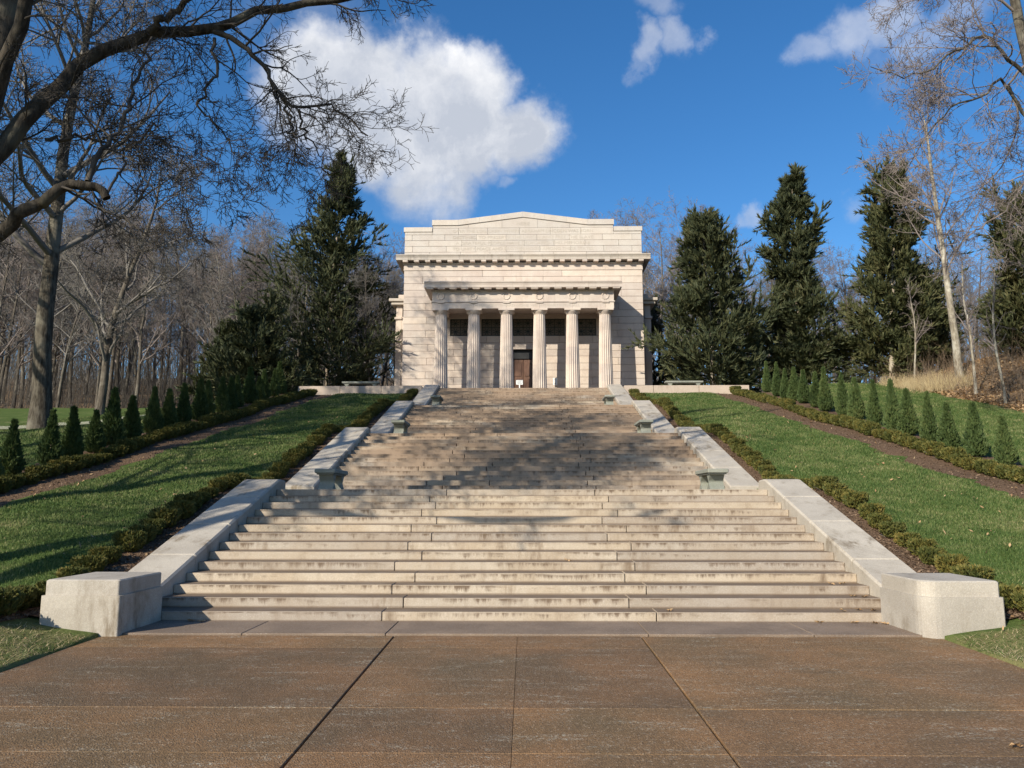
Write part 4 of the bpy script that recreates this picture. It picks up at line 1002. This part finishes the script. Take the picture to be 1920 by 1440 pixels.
# right edge tree
br = (19.6, 26.5, g1(19.6, 26.5))
lim = [([(2030, 450, 26.4), (1960, 250, 26.2), (1925, 100, 26), (1900, 0, 26), (1880, -160, 26), (1850, -420, 26)], .30, .09, 8),
       ([(1935, 150, 26), (1880, 100, 25.5), (1850, 60, 25), (1790, 95, 24.6), (1740, 135, 24.3), (1680, 145, 24), (1632, 125, 24)], .075, .012, 22),
       ([(1960, 260, 26), (1905, 200, 25.6), (1880, 140, 25.3), (1840, 185, 25), (1790, 195, 24.8), (1740, 250, 24.6), (1700, 320, 24.4)], .07, .012, 22),
       ([(1900, 20, 26), (1840, -30, 25.6), (1760, -20, 25.2), (1690, 10, 25)], .05, .012, 14),
       ([(1925, 120, 26), (1890, 150, 26.5), (1912, 220, 26.8), (1890, 290, 27), (1860, 340, 27.2), (1800, 370, 27.4)], .05, .012, 18),
       ([(1975, 300, 26.3), (1930, 330, 26), (1880, 400, 26), (1830, 430, 26), (1790, 470, 26)], .05, .012, 16),
       ([(1850, -420, 26), (1700, -600, 26)], .08, .03, 12)]
limb_tree('tall leafless tree leaning in from the right edge with reddish fine twigs', br, lim, 26, 'bark_grey', 'twig_red', 66, (5, 5, 3), (2.2, 1.0, .5, .26), .006, ang=.7)
# trees of the left lawn outside the picture, whose shade falls on stairs and lawn
tall = []
shades = {}
for i, (x, y, h, sd) in enumerate(((-16.8, 14.2, 21, 501), (-13.8, 3.5, 17, 502), (-21.5, 21.5, 19, 503), (-23.5, 9, 20, 504), (-14.6, 11.4, 17, 505), (-18.5, 18.5, 17, 506))):
    tr, cr_ = (None, None) if sd > 503 else bare_tree(sd, h, .36, n1=24, spread=.32, per=(6, 5, 3), lens=(2.6, 1.2, .6), rmin=.014, crown0=.30, ang1=.95, trop=.05)
    if tr: shades[sd] = (tr.mesh('trunk', 'bark_grey'), cr_.mesh('crown', 'twig_wood'), h)
    sm = shades[sd if sd <= 503 else sd-3]; q_ = h/sm[2]
    place_tree('bare_tree', sm[:2], ['tall leafless shade tree beyond the left edge, level with the first flight', 'leafless shade tree left of the plaza, nearest the viewer', 'tall leafless tree beyond the left edge near the gravel path', 'leafless tree furthest out on the left lawn', 'leafless shade tree just behind the huge dark oak', 'leafless shade tree between the oak and the gravel path'][i], (x, y, g1(x, y)), sc=(q_, q_, q_), rz=i*1.9 if sd > 503 else 0)

# ---- undergrowth and distant wood as masses
def stems(name, boxes, n_, h, r, mat, seed, lean=.25, ks=3):
    rng = np.random.default_rng(seed); P = []; 
    w_ = np.array([bx_[4] for bx_ in boxes], float); w_ /= w_.sum()
    for q, c in zip(boxes, rng.multinomial(n_, w_)):
        x = q[0]+(q[1]-q[0])*rng.random(c); y = q[2]+(q[3]-q[2])*rng.random(c); P.append(np.stack([x, y, gz(x, y)-.05], 1))
    P = np.concatenate(P); D0 = unit(rng.normal(0, lean, (len(P), 3))+np.array([0, 0, 1])); Ln = h[0]+(h[1]-h[0])*rng.random(len(P))**1.5
    p = grow(P, D0, Ln, ks, .12, 0, rng); rad = (r*(.6+.8*rng.random(len(P))))[:, None]*np.linspace(1, .4, ks+1)[None]
    acc = Acc(); acc.add(*tubes(p, rad, 3)); twp, twr = p, rad
    P0, D1, rr_, t = children(p, rad, 3, .3, 1., .6, rng); pp = grow(P0, D1, np.repeat(Ln, 3)*.35, 2, .15, .02, rng); acc.add(*tubes(pp, np.maximum(rr_*.5, r*.3)[:, None]*np.array([[1, .8, .5]]), 3))
    o = tag(link(name, acc.mesh(name, mat)), kind='stuff'); return o
stems('undergrowth', [(-48, -14, 45, 75, 3), (-13, -8, 58, 75, .4), (9, 45, 52, 80, 2)], 4200, (1.0, 5.0), .013, 'twig_dark', 901)
stems('distant_wood', [(-95, -12, 85, 135, 4), (-12, 12, 95, 135, .6), (12, 95, 85, 135, 3.4)], 3800, (4, 12), .05, 'twig_wood', 902, .08, 4)
o = stems('brush', [(19.6, 30, 27, 46, 3), (24, 40, 30, 55, 2)], 3200, (.5, 2.2), .007, 'brush_stem', 903, .35)
o = stems('dry_grass', [(18.5, 21.5, 37.5, 41.5, 1)], 1500, (.3, .75), .007, 'straw', 904, .3)
# saplings on the bank
sapm = []
for q in range(2):
    tr, cr_ = bare_tree(600+q, 6, .045, n1=13, spread=.22, per=(4, 3), lens=(.7, .3), rmin=.006, crown0=.35, ang1=.6)
    sapm.append((tr.mesh('trunk', 'bark_pale'), cr_.mesh('crown', 'twig_red')))
for i, (px, py, Y, h) in enumerate(((1830, 735, 36, 6.5), (1885, 745, 33, 6), (1640, 700, 47, 7), (1715, 712, 42, 5.5))):
    p = at(px, py, Y); z0 = g1(p.x, Y); place_tree('sapling', sapm[i % 2], ['thin bare sapling right of the pale slender tree', 'thin bare sapling nearest the right edge on the bank', 'bare sapling between the two tallest cedars', 'bare sapling beside the straw coloured grass'][i], (p.x, Y, z0), 'tree', None, (h/6, h/6, h/6), i*1.7)

# ---- grass
def lawn_pts(n_, rng):
    P = []
    tot = 0
    while tot < n_:
        m = 200000; y = 4+38*rng.random(m)**1.7; x = (rng.random(m)*2-1)*22
        keep = np.zeros(m, bool); ax = np.abs(x); hin = half_w(np.maximum(y, 10.9))+CH+.64; ho = 11.25-(y-17)*.033
        keep |= (ax > hin) & (ax < ho-1.05) & (y < 40)
        keep |= (ax > 12.8) & (ax < 19) & (y > 14)
        keep |= (y < 9.2) & (ax > 4.99) & (ax < 9) & (rng.random(m) < .12)
        keep |= (y >= 9.2) & (y < 11) & (ax > 7.3) & (ax < 11)
        keep &= (ax < .72*y+1.2)
        keep &= rng.random(m) < np.minimum(1, (16/np.maximum(y, 6))**.6)
        P.append(np.stack([x[keep], y[keep]], 1)); tot += keep.sum()
    return np.concatenate(P)[:n_]
rng = np.random.default_rng(808)
Pg = lawn_pts(350000, rng); n_ = len(Pg)
d_ = Pg[:, 1]; hh = (.028+.03*rng.random(n_))*(1+(d_-10).clip(0, 30)/45); wd = (.004+.0035*rng.random(n_))*(1+(d_-8).clip(0, 30)/9)
az_ = rng.random(n_)*2*np.pi; B0 = np.stack([Pg[:, 0], Pg[:, 1], gz(Pg[:, 0], Pg[:, 1])-.005], 1); S = np.stack([np.cos(az_), np.sin(az_), 0*az_], 1)*wd[:, None]
tip = B0+np.stack([rng.normal(0, .35, n_)*hh, rng.normal(0, .35, n_)*hh, hh], 1)
V = np.stack([B0-S, B0+S, tip], 1).reshape(-1, 3); i = np.arange(n_)*3
tag(link('grass', npmesh('grass', V, [np.stack([i, i+1, i+2], 1)], 'grass_blade')), kind='stuff')
# shaggy verge beside the plaza
n_ = 26000; sg = np.where(rng.random(n_) < .5, -1, 1); x = sg*(4.93+3.6*rng.random(n_)**1.6); y = 4.5+5.0*rng.random(n_); k = ~((np.abs(x) > 5.85) & (y > 8.95)) & ~((np.abs(x) < 5.9) & (y > 9.68)); x, y = x[k], y[k]; n_ = len(x)
hh = .035+.05*rng.random(n_); B0 = np.stack([x, y, gz(x, y)-.005], 1); az_ = rng.random(n_)*6.28; S = np.stack([np.cos(az_), np.sin(az_), 0*az_], 1)*.003
tip = B0+np.stack([rng.normal(0, .6, n_)*hh, rng.normal(0, .6, n_)*hh, hh*.6], 1); V = np.stack([B0-S, B0+S, tip], 1).reshape(-1, 3); i = np.arange(n_)*3
tag(link('verge_grass', npmesh('verge_grass', V, [np.stack([i, i+1, i+2], 1)], 'grass_blade')), kind='stuff')
n_ = 26000; x = (4.95+3.2*rng.random(n_)**1.1)*np.where(rng.random(n_) < .5, -1, 1); y = 4.5+5*rng.random(n_); k = ~((np.abs(x) > 5.85) & (y > 8.95)) & ~((np.abs(x) < 5.9) & (y > 9.68)); x, y = x[k], y[k]; n_ = len(x)
hh = .03+.04*rng.random(n_); B0 = np.stack([x, y, gz(x, y)+.004], 1); az_ = rng.random(n_)*6.28; dr = np.stack([np.cos(az_), np.sin(az_), .5*rng.random(n_)], 1); S = np.stack([-np.sin(az_), np.cos(az_), 0*az_], 1)*.003
V = np.stack([B0-S, B0+S, B0+dr*hh[:, None]*1.6], 1).reshape(-1, 3); i = np.arange(n_)*3
tag(link('dry_verge_grass', npmesh('dry_verge_grass', V, [np.stack([i, i+1, i+2], 1)], 'straw')), kind='stuff')
# chips on the mulch, fallen leaves on banks and lawns
def flakes(name, x, y, size, mat, lift=.035, tilt=.5):
    n_ = len(x); az_ = rng.random(n_)*6.28; c = np.stack([x, y, gz(x, y)+lift], 1)
    a = np.stack([np.cos(az_), np.sin(az_), rng.normal(0, tilt, n_)], 1)*size[:, None]; b = np.stack([-np.sin(az_), np.cos(az_), rng.normal(0, tilt, n_)], 1)*size[:, None]*.45
    V = np.stack([c-a, c-b*.9+a*.1, c+a, c+b], 1).reshape(-1, 3); i = np.arange(n_)*4
    return tag(link(name, npmesh(name, V, [np.stack([i, i+1, i+2, i+3], 1)], mat)), kind='stuff')
n_ = 26000; y = 9.2+30.5*rng.random(n_)**1.4; sg = np.where(rng.random(n_) < .5, -1., 1.)
x = np.where(rng.random(n_) < .45, half_w(np.maximum(y, 10.9))+CH+.03+.62*rng.random(n_), 10.15-(y-17)*.033+2.5*rng.random(n_)); k = ~((y < 13) & (x > 9)) & ~((y < 10.9) & (x < 5.9))
flakes('mulch_chips', (x*sg)[k], y[k], (.012+.025*rng.random(k.sum())), 'mulch_chip', .04)
n_ = 16000; y = 26+20*rng.random(n_); x = 19.3+14*rng.random(n_)**1.3; flakes('leaf_litter', x, y, .05+.05*rng.random(n_), 'dry_leaf', .03)
n_ = 1100; y = 5+34*rng.random(n_)**1.3; x = np.where(rng.random(n_) < .5, -1, 1)*(5.2+6*rng.random(n_)); k = ~((y > 9.6) & (np.abs(x) < half_w(y)+CH+.1)); flakes('lawn_leaves', x[k], y[k], .02+.03*rng.random(k.sum()), 'dry_leaf', .045)
# loose dry leaves on the lowest steps and the paving
def leaf_mesh(seed):
    rg = random.Random(seed); b = MB(); vs = [(0, 0, .012)]; n_ = 14
    for k in range(n_):
        a = 2*math.pi*k/n_; r = (.055 if k % 2 == 0 else .026)*rg.uniform(.8, 1.2)*(1.2 if abs(math.cos(a)) > .8 else 1)
        vs.append((r*math.cos(a), r*math.sin(a), rg.uniform(0, .03)))
    b.add(vs, [(0, 1+k, 1+(k+1) % n_) for k in range(n_)]); return b.mesh('fallen_leaf', 'dry_leaf')
lm = [leaf_mesh(i) for i in range(4)]
spots = [(4.72, 11.0, .13), (4.55, 11.1, .13), (4.78, 11.42, .26), (4.66, 11.5, .26), (4.3, 10.98, .13), (4.6, 10.72, .012), (4.72, 10.66, .012), (4.35, 10.75, .012), (3.9, 10.74, .012), (4.68, 11.92, .39), (4.5, 11.9, .39), (2.0, 10.97, .13), (-4.3, 10.75, .012), (-4.15, 10.72, .012), (.75, 12.8, .65)]
for i, (x, y, z) in enumerate(spots):
    lab = 'curled brown dry leaf at the right foot of the stairs'; gp = 'dry leaves at the right foot of the stairs'
    if x < 3: lab = 'single dry leaf lying on the lowest step right of centre'; gp = None
    if x < 1: lab = 'pale dry leaf alone on an upper tread of the lowest flight'; gp = None
    if x < 0: lab = 'curled brown dry leaf by the left foot of the stairs'; gp = 'dry leaves by the left foot of the stairs'
    o = link('fallen_leaf', lm[i % 4], None, (x, y, z+.002), (R.uniform(-.3, .3), R.uniform(-.3, .3), R.random()*6)); tag(o, lab, 'leaf', gp)
p = at(1845, 1398, 5.8); o = link('fallen_leaf', lm[1], None, (3.45, 5.83, plaza_z(5.83)+.004), (0, .2, 1)); tag(o, 'twisted brown leaf lying on the brown paving at lower right', 'leaf')
